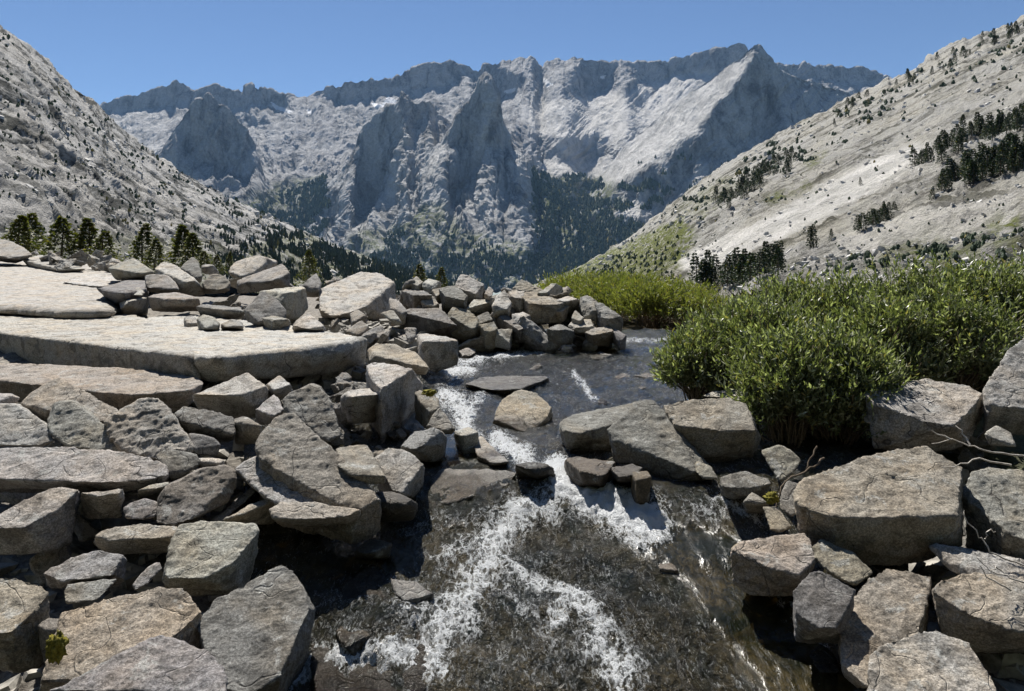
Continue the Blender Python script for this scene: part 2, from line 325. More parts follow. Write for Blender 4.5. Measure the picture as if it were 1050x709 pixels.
SKY = [(40, 150), (80, 125), (105, 106), (130, 99), (143, 96), (163, 90), (181, 83), (190, 89), (200, 95), (208, 90), (222, 86), (236, 92), (247, 91), (258, 86), (272, 93), (285, 95), (300, 98), (315, 101), (322, 96), (330, 92), (340, 86), (350, 86), (372, 82), (401, 83), (412, 77), (424, 69), (438, 64), (455, 65), (467, 63.6), (480, 67), (492, 69), (502, 66), (519, 64), (532, 62), (545, 59), (551, 66), (556, 70), (563, 65), (570, 61), (587, 60), (604, 59), (621, 64), (648, 64), (668, 62.6), (685, 64), (700, 58), (715, 55), (734, 50), (746, 48), (759, 46), (770, 52), (785, 62), (805, 68), (822, 66), (826, 65), (830, 63), (839, 68), (856, 69), (875, 69), (890, 69), (898, 75), (905, 80), (950, 105), (1000, 130)]
relief('mountain', R_(40, 1000, 1.5), [(x, y, 9000) for x, y in SKY], [(40, 300, 4600), (1000, 300, 4600)], M_FAR, 300,
    steep=[([(104, 104), (181, 80), (215, 84), (300, 92), (300, 110), (260, 108), (230, 112), (200, 108), (165, 110), (105, 118)], .12),
           ([(315, 98), (350, 82), (400, 80), (440, 60), (475, 60), (478, 78), (455, 90), (400, 97), (360, 108), (335, 102)], .12),
           ([(478, 66), (505, 63), (540, 80), (535, 95), (510, 95), (490, 90)], .1),
           ([(545, 60), (560, 64), (562, 92), (553, 82)], .1), ([(600, 57), (630, 62), (640, 85), (610, 95), (582, 88), (590, 75)], .1), ([(640, 60), (760, 42), (800, 66), (760, 80), (720, 78), (690, 76), (672, 88), (650, 80)], .1),
           ([(795, 60), (905, 68), (912, 88), (890, 88), (850, 83), (800, 80)], .1),
           ([(230, 112), (275, 120), (275, 135), (245, 128)], .15), ([(555, 140), (620, 140), (640, 160), (600, 165), (560, 158)], .2)],
    amp=[(1400, 80, 'r', (1, 1, 1)), (420, 45, 'r', (1, .5, .4)), (150, 17, 'r', (1, .5, .3)), (55, 8, 'n', (1, 1, 1))],
    light=[([(545, 105), (640, 95), (700, 75), (735, 70), (720, 110), (680, 150), (640, 185), (575, 175), (560, 140), (530, 125)], .75), ([(110, 120), (180, 105), (185, 140), (165, 160), (120, 150)], .3), ([(545, 165), (575, 168), (640, 176), (625, 182), (585, 182), (556, 176)], .9)],
    veg=[([(265, 190), (330, 180), (345, 215), (300, 250), (240, 230), (200, 200)], .7), ([(540, 178), (660, 185), (650, 240), (560, 285), (530, 240)], .9)],
    snow=[([(281, 106), (287, 109), (297, 112), (294, 113.5), (284, 110.5)], 1.), ([(315, 112.5), (318, 112), (319, 114.5), (316, 115)], 1.), ([(385, 105), (393, 106), (397, 101), (405, 105), (402, 108), (388, 108)], 1.), ([(519, 92), (527, 90.5), (527, 92.5), (520, 94)], 1.), ([(558, 81), (566, 85.5), (561, 87)], 1.), ([(616, 77.5), (620, 77.5), (619, 79.5), (617, 79.5)], 1.)],
    back=(1500, 500), skew=1., jag=2.6, lay=1, gul=85)
relief('mountain', R_(120, 345, 1.3), [(120, 215, 6600), (150, 178, 6500), (168, 152, 6400), (178, 132, 6400), (190, 115, 6400), (203, 101, 6400), (213, 97, 6400), (222, 103, 6400), (240, 118, 6400), (252, 130, 6400), (262, 152, 6400), (270, 178, 6400), (290, 203, 6500), (345, 240, 6600)], [(120, 262, 5000), (345, 285, 4700)], M_FAR, 200,
    steep=[([(180, 128), (200, 95), (230, 98), (256, 128), (264, 165), (252, 184), (228, 170), (205, 162), (182, 142)], .12), ([(165, 155), (182, 145), (200, 175), (185, 188), (168, 175)], .25)],
    amp=[(700, 55, 'r', (1, .7, .6)), (260, 32, 'r', (1, .5, .3)), (90, 13, 'r', (1, .6, .4)), (40, 6, 'n', (1, 1, 1))], veg=[([(235, 215), (310, 180), (330, 230), (300, 262), (240, 245)], .9), ([(120, 205), (250, 205), (250, 260), (120, 260)], .5)], jag=1.8, lay=2, gul=60)
relief('mountain', R_(560, 930, 1.3), [(560, 255, 6000), (600, 205, 6000), (640, 150, 6000), (690, 108, 5900), (715, 90, 5800), (740, 73, 5700), (758, 59, 5600), (768, 50, 5600), (773, 46, 5600), (779, 46, 5600), (785, 54, 5600), (793, 63, 5600), (800, 72, 5700), (812, 78, 5800), (835, 84, 5900), (870, 95, 6000), (930, 130, 6200)], [(560, 292, 4300), (930, 300, 4300)], M_MTN, 230,
    steep=[([(730, 112), (752, 88), (772, 58), (780, 50), (797, 78), (800, 105), (797, 130), (780, 138), (760, 146), (738, 160), (722, 166), (716, 150), (722, 130)], .12), ([(690, 150), (715, 140), (720, 168), (700, 185), (680, 180)], .3), ([(630, 190), (690, 165), (700, 195), (660, 215)], .35)],
    amp=[(900, 50, 'r', (1, .7, .7)), (240, 30, 'r', (1, .5, .22)), (90, 13, 'r', (1, .6, .35)), (38, 6, 'n', (1, 1, 1))],
    light=[([(640, 150), (715, 90), (758, 60), (765, 75), (735, 108), (712, 140), (680, 155), (640, 185), (600, 200)], .8), ([(625, 210), (650, 203), (665, 215), (655, 225), (632, 222)], 1.)],
    veg=[([(560, 190), (625, 185), (640, 205), (625, 225), (660, 232), (640, 260), (560, 290)], .9)], skew=.8, jag=.7, lay=3, gul=55)
relief('mountain', R_(300, 480, 1.3), [(300, 262, 6000), (320, 208, 5900), (338, 190, 5800), (352, 172, 5700), (366, 150, 5700), (374, 130, 5700), (385, 118, 5700), (396, 109, 5700), (406, 105, 5700), (412, 95, 5700), (418, 98, 5700), (424, 108, 5700), (432, 105, 5700), (441, 102, 5700), (447, 113, 5800), (455, 120, 5800), (480, 140, 6000)], [(300, 290, 4400), (480, 295, 4300)], M_MTN, 210,
    steep=[([(370, 134), (400, 106), (412, 118), (408, 140), (408, 165), (392, 200), (368, 214), (360, 200), (366, 170)], .1), ([(415, 110), (442, 102), (450, 116), (430, 125), (418, 125)], .15), ([(320, 215), (345, 190), (360, 215), (340, 240)], .3)],
    amp=[(700, 50, 'r', (1, .7, .6)), (240, 34, 'r', (1, .5, .25)), (85, 14, 'r', (1, .6, .35)), (38, 6, 'n', (1, 1, 1))],
    light=[([(440, 150), (460, 132), (455, 152), (440, 165)], .9), ([(395, 200), (425, 150), (430, 160), (405, 200)], .7)], veg=[([(360, 240), (480, 215), (480, 300), (330, 300)], .75)], jag=2.6, lay=4, gul=60)
relief('mountain', R_(385, 660, 1.3), [(385, 262, 5400), (400, 215, 5400), (420, 178, 5400), (438, 157, 5300), (454, 141, 5300), (464, 128, 5300), (470, 113, 5300), (480, 105, 5300), (487, 93, 5300), (493, 80, 5300), (499, 73, 5300), (505, 79, 5300), (510, 89, 5300), (514, 101, 5300), (513, 115, 5300), (519, 131, 5300), (527, 150, 5300), (540, 165, 5200), (560, 188, 5200), (590, 218, 5200), (625, 245, 5200), (660, 280, 5200)], [(385, 297, 3900), (660, 298, 3900)], M_MTN, 240,
    steep=[([(462, 140), (472, 112), (490, 90), (497, 80), (515, 105), (520, 130), (528, 152), (506, 152), (494, 166), (492, 180), (476, 194), (460, 198), (450, 190), (460, 165)], .1), ([(540, 168), (560, 190), (565, 225), (548, 225), (538, 195)], .2), ([(400, 220), (425, 185), (440, 200), (420, 225)], .3)],
    amp=[(700, 45, 'r', (1, .7, .6)), (220, 36, 'r', (1, .5, .25)), (80, 15, 'r', (1, .6, .35)), (36, 6, 'n', (1, 1, 1))],
    light=[([(437, 165), (460, 140), (452, 165), (438, 185)], .6), ([(442, 205), (462, 200), (470, 225), (450, 232)], .5)], veg=[([(415, 215), (450, 205), (480, 240), (520, 245), (660, 290), (660, 300), (385, 300), (400, 250)], .8), ([(548, 180), (600, 215), (650, 250), (650, 270), (570, 270), (550, 230)], .9)], jag=2.2, lay=5, gul=60)

# the two valley sides
LC = [(-160, -60, 520), (-60, -10, 620), (13, 37, 700), (30, 48, 720), (45, 60, 750), (62, 78, 780), (80, 94, 800), (95, 101, 830), (112, 121, 870), (135, 140, 920), (170, 166, 990), (210, 189, 1060), (260, 214, 1160), (300, 234, 1240), (340, 250, 1330), (380, 266, 1420), (430, 284, 1600), (480, 300, 1700)]
LFt = [(-160, 290, 90), (13, 285, 130), (150, 290, 200), (300, 298, 420), (430, 302, 900), (480, 305, 1200)]
relief('hillside', R_(-160, 480, 1.4), LC, LFt, M_LEFT, 300, amp=[(160, 8, 'r', (1, .6, 1)), (60, 5, 'r', (.5, .5, 1.6)), (22, 3.4, 'r', (.5, .6, 1.4)), (9, 1.5, 'r', (.7, .8, 1.2)), (3.5, .5, 'n', (1, 1, 1))], dip=-.56, jag=2.,
    veg=[([(300, 238), (430, 280), (460, 300), (230, 300), (250, 255)], .7), ([(13, 235), (230, 250), (230, 300), (-100, 300)], .45)], back=(300, 250), lay=6)
RC = [(520, 300, 1700), (575, 283, 1500), (600, 271, 1400), (640, 247, 1250), (680, 217, 1100), (700, 200, 1050), (744, 168, 960), (798, 137, 880), (842, 115, 830), (875, 97, 800), (903, 86, 780), (934, 72, 760), (971, 48, 740), (1005, 37, 720), (1037, 25, 700), (1100, -12, 660), (1250, -70, 600)]
RFt = [(520, 306, 1400), (575, 304, 900), (640, 304, 420), (700, 304, 190), (780, 304, 100), (850, 304, 75), (1037, 304, 58), (1250, 304, 50)]
relief('hillside', R_(520, 1250, 1.4), RC, RFt, M_RIGHT, 300, amp=[(130, 5, 'r', (.6, .5, 1)), (45, 2.6, 'r', (.4, .5, 1.8)), (16, 2.4, 'r', (.35, .5, 1.7)), (6, 1.1, 'r', (.6, .7, 1.3)), (2.4, .7, 'n', (1, 1, 1))], dip=.5, jag=2.,
    light=[([(690, 268), (740, 245), (790, 222), (830, 200), (870, 178), (905, 160), (950, 145), (962, 156), (930, 178), (885, 200), (850, 222), (800, 246), (750, 268), (700, 280)], 1.), ([(870, 225), (1040, 195), (1040, 245), (850, 262)], .35)],
    veg=[([(575, 284), (640, 250), (700, 222), (715, 245), (690, 275), (650, 300), (560, 300)], 1.5), ([(690, 215), (740, 180), (760, 190), (720, 230)], .45), ([(822, 172), (845, 152), (848, 158), (832, 174)], 1.), ([(1010, 232), (1045, 215), (1045, 245), (1015, 240)], 1.), ([(780, 205), (830, 185), (830, 192), (790, 210)], .9), ([(900, 250), (1045, 240), (1045, 275), (900, 275)], .7)], vegall=.12, back=(300, 200), lay=7)

# unseen dark slope added behind the camera to cut skylight on near rock fronts
hx = np.linspace(-220, 220, 90); hy = -np.geomspace(9, 130, 50); HXX, HYY = np.meshgrid(hx, hy)
qh = np.stack([HXX.ravel(), HYY.ravel(), -3. + np.maximum(0, -HYY.ravel() - 9) * 1.05 + 0 * HXX.ravel()], 1); qh[:, 2] += np.clip(-qh[:, 1] / 20, 0, 1) * (6 * fbm(qh / 14, 3) + 2 * fbm(qh / 4, 2))
tag(link('hillside', mesh_np('hillside', qh, gridfaces(50, 90)[:, ::-1], M_SKYBLOCK, True)), kind='structure')

# ------------------------------------------------------------------ ground sheet out to the horizon, stream
BANK = [(2.5, -1.9, 2.3), (4.4, -1.26, 1.84), (4.9, -1.22, 1.66), (5.35, -1.0, 1.5), (5.9, -1.0, 1.44), (6.3, -.75, 1.38), (7., -.66, 1.7), (10., -1.07, 2.1), (12.8, -1.36, 2.96), (14.6, -.6, 3.8), (20, 1.5, 6.), (24, 3.5, 6.5)]
def ground_z(x, Y):
    xl = interp(Y, BANK, 1); xr = interp(Y, BANK, 2)
    d = np.maximum(xl - x, x - xr)                                   # > 0 outside the stream
    s = np.clip((d + .15) / .6, 0, 1); s = s * s * (3 - 2 * s)
    left = np.minimum(-2.84 + .2 * (Y - 4), -1.36 + .012 * (Y - 9)); right = np.minimum(-2.62 + .2 * (Y - 4), -1.62 + .02 * (Y - 9))
    b = np.where(x < .5 * (xl + xr), left, right)
    b = np.where(Y > 24, np.minimum(b, -1.4 - (Y - 24) * .05), b)
    z = np.where(Y < 24, (zw(Y) - .28) * (1 - s) + b * s, b)
    return z, 1 - s
pxs = np.concatenate([R_(-1500, -240, 60), R_(-200, 1250, 5), R_(1290, 2600, 60)]); Ys = np.concatenate([np.geomspace(1.2, 26, 230), np.geomspace(27, 14000, 60)])
GX = (pxs[None, :] - CX) / F * Ys[:, None]; GY = np.repeat(Ys[:, None], len(pxs), 1)
gz, bed = ground_z(GX.ravel(), GY.ravel())
q = np.stack([GX.ravel(), GY.ravel(), gz], 1); near = np.clip((60 - q[:, 1]) / 40, 0, 1)
q[:, 2] += near * (.07 * fbm(q * 1.3, 3) + .035 * fbm(q * 5, 3))
vegm = np.where((q[:, 0] > interp(q[:, 1], BANK, 2) + .3) & (q[:, 1] > 6.5), .8, 0.) + np.clip((q[:, 1] - 40) / 40, 0, 1)
tag(link('ground', mesh_np('ground', q, gridfaces(len(Ys), len(pxs)), M_GROUND, True, {'bed': bed, 'veg': np.clip(vegm, 0, 1)})), kind='structure')

FOAM = [([(572, 488), (598, 503), (625, 518), (650, 533), (664, 542)], 13, 1.7), ([(600, 500), (640, 512), (690, 520), (740, 528)], 8, .5), ([(560, 520), (535, 525), (518, 540), (505, 560), (497, 585), (478, 612), (458, 640), (445, 665), (440, 692)], 13, .85), ([(500, 575), (530, 588), (560, 600), (582, 612), (583, 622), (570, 632), (572, 645)], 6, .8), ([(583, 612), (600, 630), (615, 650), (625, 672), (632, 700)], 10, .85), ([(610, 660), (640, 690)], 16, .7), ([(285, 700), (330, 682), (380, 686), (430, 680), (445, 690)], 9, .85), ([(445, 386), (465, 382), (485, 382)], 6, .95), ([(455, 405), (468, 413), (478, 422), (474, 436), (480, 450)], 10, .95), ([(505, 400), (490, 410), (470, 415)], 7, .6), ([(510, 452), (525, 462), (540, 472), (545, 482)], 9, 1.0), ([(545, 350), (575, 353), (600, 350), (635, 350)], 4, 1.05), ([(470, 372), (500, 368), (540, 362), (570, 358)], 4, .8), ([(735, 512), (760, 522), (775, 535)], 7, .75), ([(588, 384), (600, 396), (610, 408)], 4, .8), ([(640, 350), (690, 350), (715, 348)], 3, .6), ([(450, 575), (480, 560), (510, 550)], 10, .5), ([(420, 545), (470, 535), (520, 535)], 8, .35), ([(770, 575), (790, 600), (815, 628), (850, 660)], 4, .5), ([(420, 640), (450, 650), (480, 640)], 14, .6), ([(520, 610), (545, 640), (560, 660)], 10, .45), ([(300, 640), (290, 660), (280, 690)], 5, .6)]
wpx = R_(250, 920, 2.); wpy = np.concatenate([R_(338, 420, .8), R_(421, 740, 1.6)]); wY = np.array([YW(p) for p in wpy])
WX = (wpx[None, :] - CX) / F * wY[:, None]; WYY = np.repeat(wY[:, None], len(wpx), 1); q = np.stack([WX.ravel(), WYY.ravel(), zw(WYY.ravel())], 1)
ppx = np.repeat(wpx[None, :], len(wY), 0).ravel(); ppy = np.repeat(wpy[:, None], len(wpx), 1).ravel()
foam = np.zeros(len(q))
jx = 9 * fbm(np.stack([ppx / 22, ppy / 14, ppx * 0], 1), 3); jy = 7 * fbm(np.stack([ppx / 22, ppy / 14, ppx * 0 + 5], 1), 3); ks = np.clip((ppy - 330) / 200, .35, 1.)
for pts, w, a in FOAM: foam = np.maximum(foam, a * .95 * np.exp(-(polydist(ppx + jx * ks, ppy + jy * ks, pts) / (w * (.7 + 1.0 * ks))) ** 2))
foam = np.maximum(foam, np.where(inpoly(ppx + 14 * pnoise(q * 3), ppy, [(330, 620), (400, 590), (480, 545), (640, 590), (650, 710), (320, 710)]), .20, 0.)); chop = np.full(len(q), .75)
for poly, v in (([(540, 556), (640, 572), (700, 615), (770, 710), (540, 710)], 1.), ([(640, 548), (700, 535), (760, 545), (790, 600), (860, 660), (880, 720), (790, 720), (730, 640), (690, 590), (640, 570)], .12), ([(430, 440), (485, 440), (505, 475), (440, 480)], .05), ([(560, 455), (640, 450), (570, 470)], .8), ([(380, 560), (440, 540), (440, 590), (400, 600)], .45), ([(325, 610), (400, 600), (440, 660), (430, 710), (310, 710)], 1.)): chop = np.where(inpoly(ppx + 5 * pnoise(q * 4), ppy, poly), v, chop)
chop = blur(chop.reshape(len(wY), -1), 3).ravel()
HUMP = [((640, 560), 45, .05), ((600, 640), 60, .06), ((378, 650), 56, .36), ((530, 690), 60, .10), ((460, 520), 45, .07), ((690, 640), 50, .05)]
for (hx, hy), r, a in HUMP: q[:, 2] += .45 * a * np.exp(-(((ppx - hx) / r) ** 2 + ((ppy - hy) / (r * .6)) ** 2))
q[:, 2] += chop * (.045 * fbm(q * np.array([2.6, 1.3, 1]), 3, ridge=True) + .022 * fbm(q * np.array([8, 4.5, 6]), 3)) + .03 * np.clip(foam, 0, 1) * (1 + fbm(q * 14, 3))
tag(link('water', mesh_np('water', q, gridfaces(len(wY), len(wpx))[:, ::-1], M_WATER, True, {'foam': foam, 'chop': chop})), kind='structure')
# ------------------------------------------------------------------ boulders
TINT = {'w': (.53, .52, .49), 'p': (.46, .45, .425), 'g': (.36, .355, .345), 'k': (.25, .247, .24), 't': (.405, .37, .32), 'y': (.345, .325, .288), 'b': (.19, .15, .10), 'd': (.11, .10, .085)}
PEND = []
def frontY(px, top3):
    """depth of the near edge of a top face at column px"""
    pts = [(CX + p[0] / p[1] * F, HY - p[2] / p[1] * F, p[1]) for p in top3]; n = len(pts); best = None
    lo = min(p[0] for p in pts); hi = max(p[0] for p in pts); c = min(max(px, lo + .01), hi - .01)
    for i in range(n):
        a, b = pts[i - 1], pts[i]
        if (a[0] - c) * (b[0] - c) <= 0 and a[0] != b[0]:
            t = (c - a[0]) / (b[0] - a[0]); py = a[1] + t * (b[1] - a[1])
            if best is None or py > best[0]: best = (py, a[2] + t * (b[2] - a[2]))
    return best[1], best[0]
def onplane(px, py, piv, gx, gy):
    a = (px - CX) / F; b = (HY - py) / F
    den = b - gx * a - gy
    return (piv[2] - gx * piv[0] - gy * piv[1]) / den if abs(den) > 1e-4 else None
def hull_pts(top, bot, Y0, gy, gx, u, th):
    pv = max(top, key=lambda p: p[1]); piv = ((pv[0] - CX) / F * Y0, Y0, (HY - pv[1]) / F * Y0)
    W = (max(p[0] for p in top) - min(p[0] for p in top)) / F * Y0
    def ext(g):
        ys = [onplane(x, y, piv, gx, g) for x, y in top]
        if any(v is None or v < .3 * Y0 or v > 6 * Y0 for v in ys): return None
        return max(ys) - min(ys)
    if gy is None:
        H = (max(p[1] for p in top) - min(p[1] for p in top)) / F * Y0
        tgt = max(.62 * W, .9 * H * .8); gy = .9
        for g in np.linspace(0.02, .9, 45):
            e = ext(g)
            if e is not None and e <= tgt: gy = g; break
    ys = [onplane(x, y, piv, gx, gy) for x, y in top]
    ys = [Y0 if (v is None or v < .3 * Y0 or v > 8 * Y0) else v for v in ys]
    T = [np.array([(x - CX) / F * v, v, (HY - y) / F * v]) for (x, y), v in zip(top, ys)]
    P = list(T); c = np.mean(T, 0); rg = random.Random(int(abs(top[0][0] * 7 + top[0][1] * 13)) + len(top))
    size = max(W, np.ptp(np.array(T)[:, 1]) * .5)
    if bot:
        for x, y in bot:
            yf_, ypx = frontY(x, T); yb = yf_ * (1 + u * rg.uniform(.5, 1.5)); P.append(np.array([(x - CX) / F * yb, yb, (HY - y) / F * yb]))
            if rg.random() < .65:
                k = rg.uniform(.3, .7); ym = y + (ypx - y) * k; yd = (yb + (yf_ - yb) * k) * (1 - rg.uniform(0., .022)); P.append(np.array([(x - CX) / F * yd, yd, (HY - ym) / F * yd]))
        zb = min(p[2] for p in P[len(T):])
    else: zb = None
    t = th if th else (.30 * size)
    mx = max(y for x, y in list(bot) + list(top))
    for p in T:
        if zb is None:                                    # narrows away underneath, out of sight
            s = min(1 + t / max(-p[2], .05), 1 + size / p[1]); k = rg.uniform(.15, .4); q = p * s; q[2] = min(q[2], p[2] - .3 * t)
            q[:2] += (c[:2] - p[:2]) * k * np.array([1., .3]); P.append(q)
        else:
            k = rg.uniform(.05, .3); z = min(zb, p[2] - .02); z += (p[2] - z) * rg.uniform(0, .3)
            q = np.array([p[0] + (c[0] - p[0]) * k, p[1] + (c[1] - p[1]) * k + .04 * size, z])
            if z < 0 and mx > HY + 1:
                yn = -z * F / (mx - HY)
                if q[1] < yn < q[1] + 2 * size: q[0] *= yn / q[1]; q[1] = yn
            P.append(q)
    return np.array(P), size
def hull_bm(P, size, rng, chips, cut=1.):
    bm = bmesh.new()
    for p in P: bm.verts.new(p)
    r = bmesh.ops.convex_hull(bm, input=list(bm.verts))
    for g in (r['geom_interior'], r['geom_unused']):
        vs = [v for v in set(g) if isinstance(v, bmesh.types.BMVert) and v.is_valid]
        if vs: bmesh.ops.delete(bm, geom=vs, context='VERTS')
    c = Vector(np.mean([v.co for v in bm.verts], 0))
    for _ in range(chips):
        vs = list(bm.verts); v = rng.choice(vs); n = (v.co - c).normalized()
        n = (n + Vector([rng.uniform(-.5, .5) for _ in range(3)])).normalized()
        dd = size * rng.uniform(.02, .075) * cut; co = v.co - n * dd
        if sum((w.co - co).dot(n) > 0 for w in vs) > 3: continue
        bmesh.ops.bisect_plane(bm, geom=list(bm.verts) + list(bm.edges) + list(bm.faces), plane_co=co, plane_no=n, clear_outer=True)
        es = [e for e in bm.edges if e.is_boundary]
        if es: bmesh.ops.edgeloop_fill(bm, edges=es)
    bmesh.ops.recalc_face_normals(bm, faces=list(bm.faces))
    bmesh.ops.triangulate(bm, faces=list(bm.faces))
    return bm
def R(name, label, tint, top, bot=(), b=None, Y=None, gy=None, gx=0., u=.075, th=None, wet=0., grp=None, more=(), chips=5, rough=1., cat=None, vox=1.9, cut=1.):
    """a boulder from its upper face (pixels, laid on a plane sloping gx, gy) and the lower edge of its near side"""
    rng = random.Random(hash(label) % 1000 if False else len(PEND) * 13 + 5)
    parts = [(top, bot, gy, gx, u)] + list(more)
    pymax = max(p[1] for tp in parts for p in list(tp[0]) + list(tp[1]))
    Y0 = Y if Y else YG(b if b else pymax)
    me = bpy.data.meshes.new(name); bmj = bmesh.new(); sz = 0
    pv0 = max(top, key=lambda p: p[1])
    for tp, bt, g, x, uu, *yy in parts:
        y0 = yy[0] if yy else Y0
        P, size = hull_pts(tp, bt, y0, g, x, uu, th); sz = max(sz, size)
        bm = hull_bm(P, size, rng, chips, cut); tmp = bpy.data.meshes.new('t'); bm.to_mesh(tmp); bm.free(); bmj.from_mesh(tmp); bpy.data.meshes.remove(tmp)
    bmj.to_mesh(me); bmj.free()
    o = link(name, me); c = np.empty(len(me.vertices) * 3); me.vertices.foreach_get('co', c); c = c.reshape(-1, 3)
    ext = np.ptp(c, 0)
    vs = max(vox * Y0 / F, float(ext.max()) / 150)
    m = o.modifiers.new('r', 'REMESH'); m.mode = 'VOXEL'; m.voxel_size = vs
    s = o.modifiers.new('s', 'SMOOTH'); s.factor = .5; s.iterations = 1 if vox > 1.2 else 0
    t = TINT[tint]; j = 1 + rng.uniform(-.09, .09); o.color = (t[0] * j, t[1] * j * (1 + rng.uniform(-.02, .02)), t[2] * j * (1 + rng.uniform(-.05, .04)), 1 - wet)
    tag(o, label, cat or name.replace('_', ' '), grp)
    PEND.append((o, vs, min(1., sz / .5) * rough, rng.uniform(0, 100)))
    return o
def finish_rocks():
    bpy.context.view_layer.update(); dg = bpy.context.evaluated_depsgraph_get(); tot = 0
    news = [bpy.data.meshes.new_from_object(o.evaluated_get(dg)) for o, *_ in PEND]
    for (o, vs, k, sd), me in zip(PEND, news):
        old = o.data; o.modifiers.clear(); n = len(me.vertices); tot += n
        c = np.empty(n * 3); me.vertices.foreach_get('co', c); c = c.reshape(-1, 3)
        nr = np.empty(n * 3); me.vertices.foreach_get('normal', nr); nr = nr.reshape(-1, 3)
        sc = max(k, .25)
        q = c + sd
        d = sc * (.016 * fbm(q * 2.6 / max(sc, .4), 3) + .008 * fbm(q * 9, 3, ridge=True) - .004) + min(sc, .6) * .007 * fbm(q * 38, 2)
        st = fbm(q * np.array([3., 3., 16.]), 2); d += .005 * sc * np.sign(st) * np.abs(st) ** .7           # broken ledges
        c = c + nr * d[:, None]
        base = np.array([c[:, 0].mean(), c[:, 1].mean(), c[:, 2].min()])
        me.vertices.foreach_set('co', (c - base).astype(np.float32).ravel()); me.polygons.foreach_set('use_smooth', np.ones(len(me.polygons), bool))
        wl = np.clip((zw(c[:, 1]) + .10 + .05 * pnoise(c * 4) - c[:, 2]) / .06, 0, 1); wl *= (c[:, 1] < 16) * (o.location.x == o.location.x); at_ = me.attributes.new('wet', 'FLOAT', 'POINT'); at_.data.foreach_set('value', wl.astype(np.float32))
        me.materials.clear(); me.materials.append(M_ROCK); me.name = o.name; o.data = me; o.location = base; me.update()
        bpy.data.meshes.remove(old)
    print('rock verts', tot)

# --- bottom left corner
R('boulder', 'grey speckled boulder lowest in the bottom left corner', 'g', [(50, 708), (72, 696), (100, 680), (150, 655), (178, 644), (200, 651), (221, 671), (230, 684), (232, 712)], [(225, 745), (60, 745)], Y=3.75, gy=.35)
R('granite_slab', 'broad tan slab behind the lowest corner boulder', 't', [(38, 700), (58, 668), (60, 640), (64, 626), (115, 611), (160, 602), (185, 603), (211, 612), (208, 626), (182, 650), (150, 670), (100, 700)], [(100, 720), (38, 720)], Y=4.02, gy=.42, cat='slab')
R('boulder', 'large smooth grey boulder with dark right side at the water edge', 'k', [(199, 636), (212, 617), (235, 608), (262, 599), (288, 579), (300, 585), (313, 606), (319, 622), (303, 656), (285, 695), (255, 715), (225, 705), (229, 683), (214, 660)], [(324, 626), (323, 642), (304, 690), (290, 730), (225, 735)], Y=4.0, gy=.4, u=.02)
R('boulder', 'pale wedge boulder with notched dark underside above the tan slab', 'p', [(177, 586), (172, 594), (168, 590), (175, 556), (182, 537), (207, 533), (261, 537), (267, 544), (250, 560), (240, 577), (207, 594), (205, 584)], [(167, 607), (205, 611), (238, 598), (256, 574), (267, 552)], gy=.5, b=618)
R('boulder', 'low dark boulder with a tan sunlit rim left of the pale wedge', 't', [(93, 549), (118, 541), (148, 535), (183, 540), (178, 551), (150, 548), (110, 555)], [(95, 557), (130, 568), (176, 562)], gy=.3)
R('stone', 'rough layered stone above the tan slab', 'g', [(42, 588), (50, 582), (73, 572), (96, 565), (131, 568), (127, 589), (100, 592), (76, 592), (62, 597)], [(62, 603), (95, 602), (122, 596)], gy=.45)
R('stone', 'flat grey stone tucked under the rough layered stone', 'g', [(68, 598), (95, 594), (120, 594), (102, 615), (68, 621), (64, 610)], gy=.5, b=622)
R('boulder', 'tan boulder cut by the left edge of the photo', 't', [(-40, 590), (13, 591), (38, 596), (53, 607), (40, 620), (23, 636), (13, 648), (-50, 655)], [(30, 650), (10, 680), (-50, 690)], gy=.4, b=668)
R('stone', 'small stone beside the yellow moss', 'k', [(38, 641), (50, 633), (63, 634), (71, 642), (60, 646), (45, 646)], [(42, 650), (68, 648)], Y=4.35, gy=.3)
R('stone', 'small cracked stone leaning beside the pale wedge', 'g', [(135, 601), (143, 590), (152, 581), (164, 576), (166, 584), (152, 599), (138, 606)], gy=.7, b=612)
# --- lower left slope
R('boulder', 'long flat light boulder on the left edge', 'p', [(-30, 462), (13, 458), (74, 457), (110, 461), (150, 467), (172, 477), (174, 487), (150, 493), (110, 495), (70, 493), (13, 490), (-30, 492)], [(-30, 506), (13, 504), (70, 503), (110, 505), (150, 502), (173, 493)], gy=.42, b=515)
R('boulder', 'slanted grey boulder on the left edge under the long flat one', 'p', [(-10, 530), (13, 520), (30, 511), (50, 500), (62, 498), (81, 502), (75, 507), (64, 518), (45, 530), (25, 541), (13, 538), (-15, 543)], [(84, 507), (70, 535), (30, 565), (-10, 568)], gy=.45, b=560)
R('stone', 'dark stone with a thin bright ridge below the long flat boulder', 'p', [(82, 505), (105, 503), (127, 501), (122, 506), (98, 509)], [(82, 522), (100, 532), (125, 522)], gy=.2, b=535)
R('stone', 'thin bright stone under the tip of the long flat boulder', 'p', [(140, 503), (155, 497), (173, 494), (173, 498), (150, 503)], [(142, 514), (176, 508)], gy=.2, b=520)
R('stone', 'rounded lichen stone left of the big dark speckled slab', 'g', [(126, 522), (132, 516), (148, 511), (163, 515), (170, 522), (160, 530), (148, 533), (128, 532)], gy=.7, b=542)
R('granite_slab', 'steep dark speckled slab leaning in the middle of the left pile', 'k', [(161, 511), (171, 498), (200, 483), (211, 479), (231, 477), (241, 481), (243, 497), (236, 516), (210, 528), (179, 539), (158, 537), (160, 520)], gy=.75, b=548, cat='slab')
R('stone', 'narrow splinter of granite lying across the speckled slab', 'y', [(215, 534), (232, 522), (250, 510), (262, 498), (265, 503), (246, 520), (229, 535)], gy=.4, b=535)
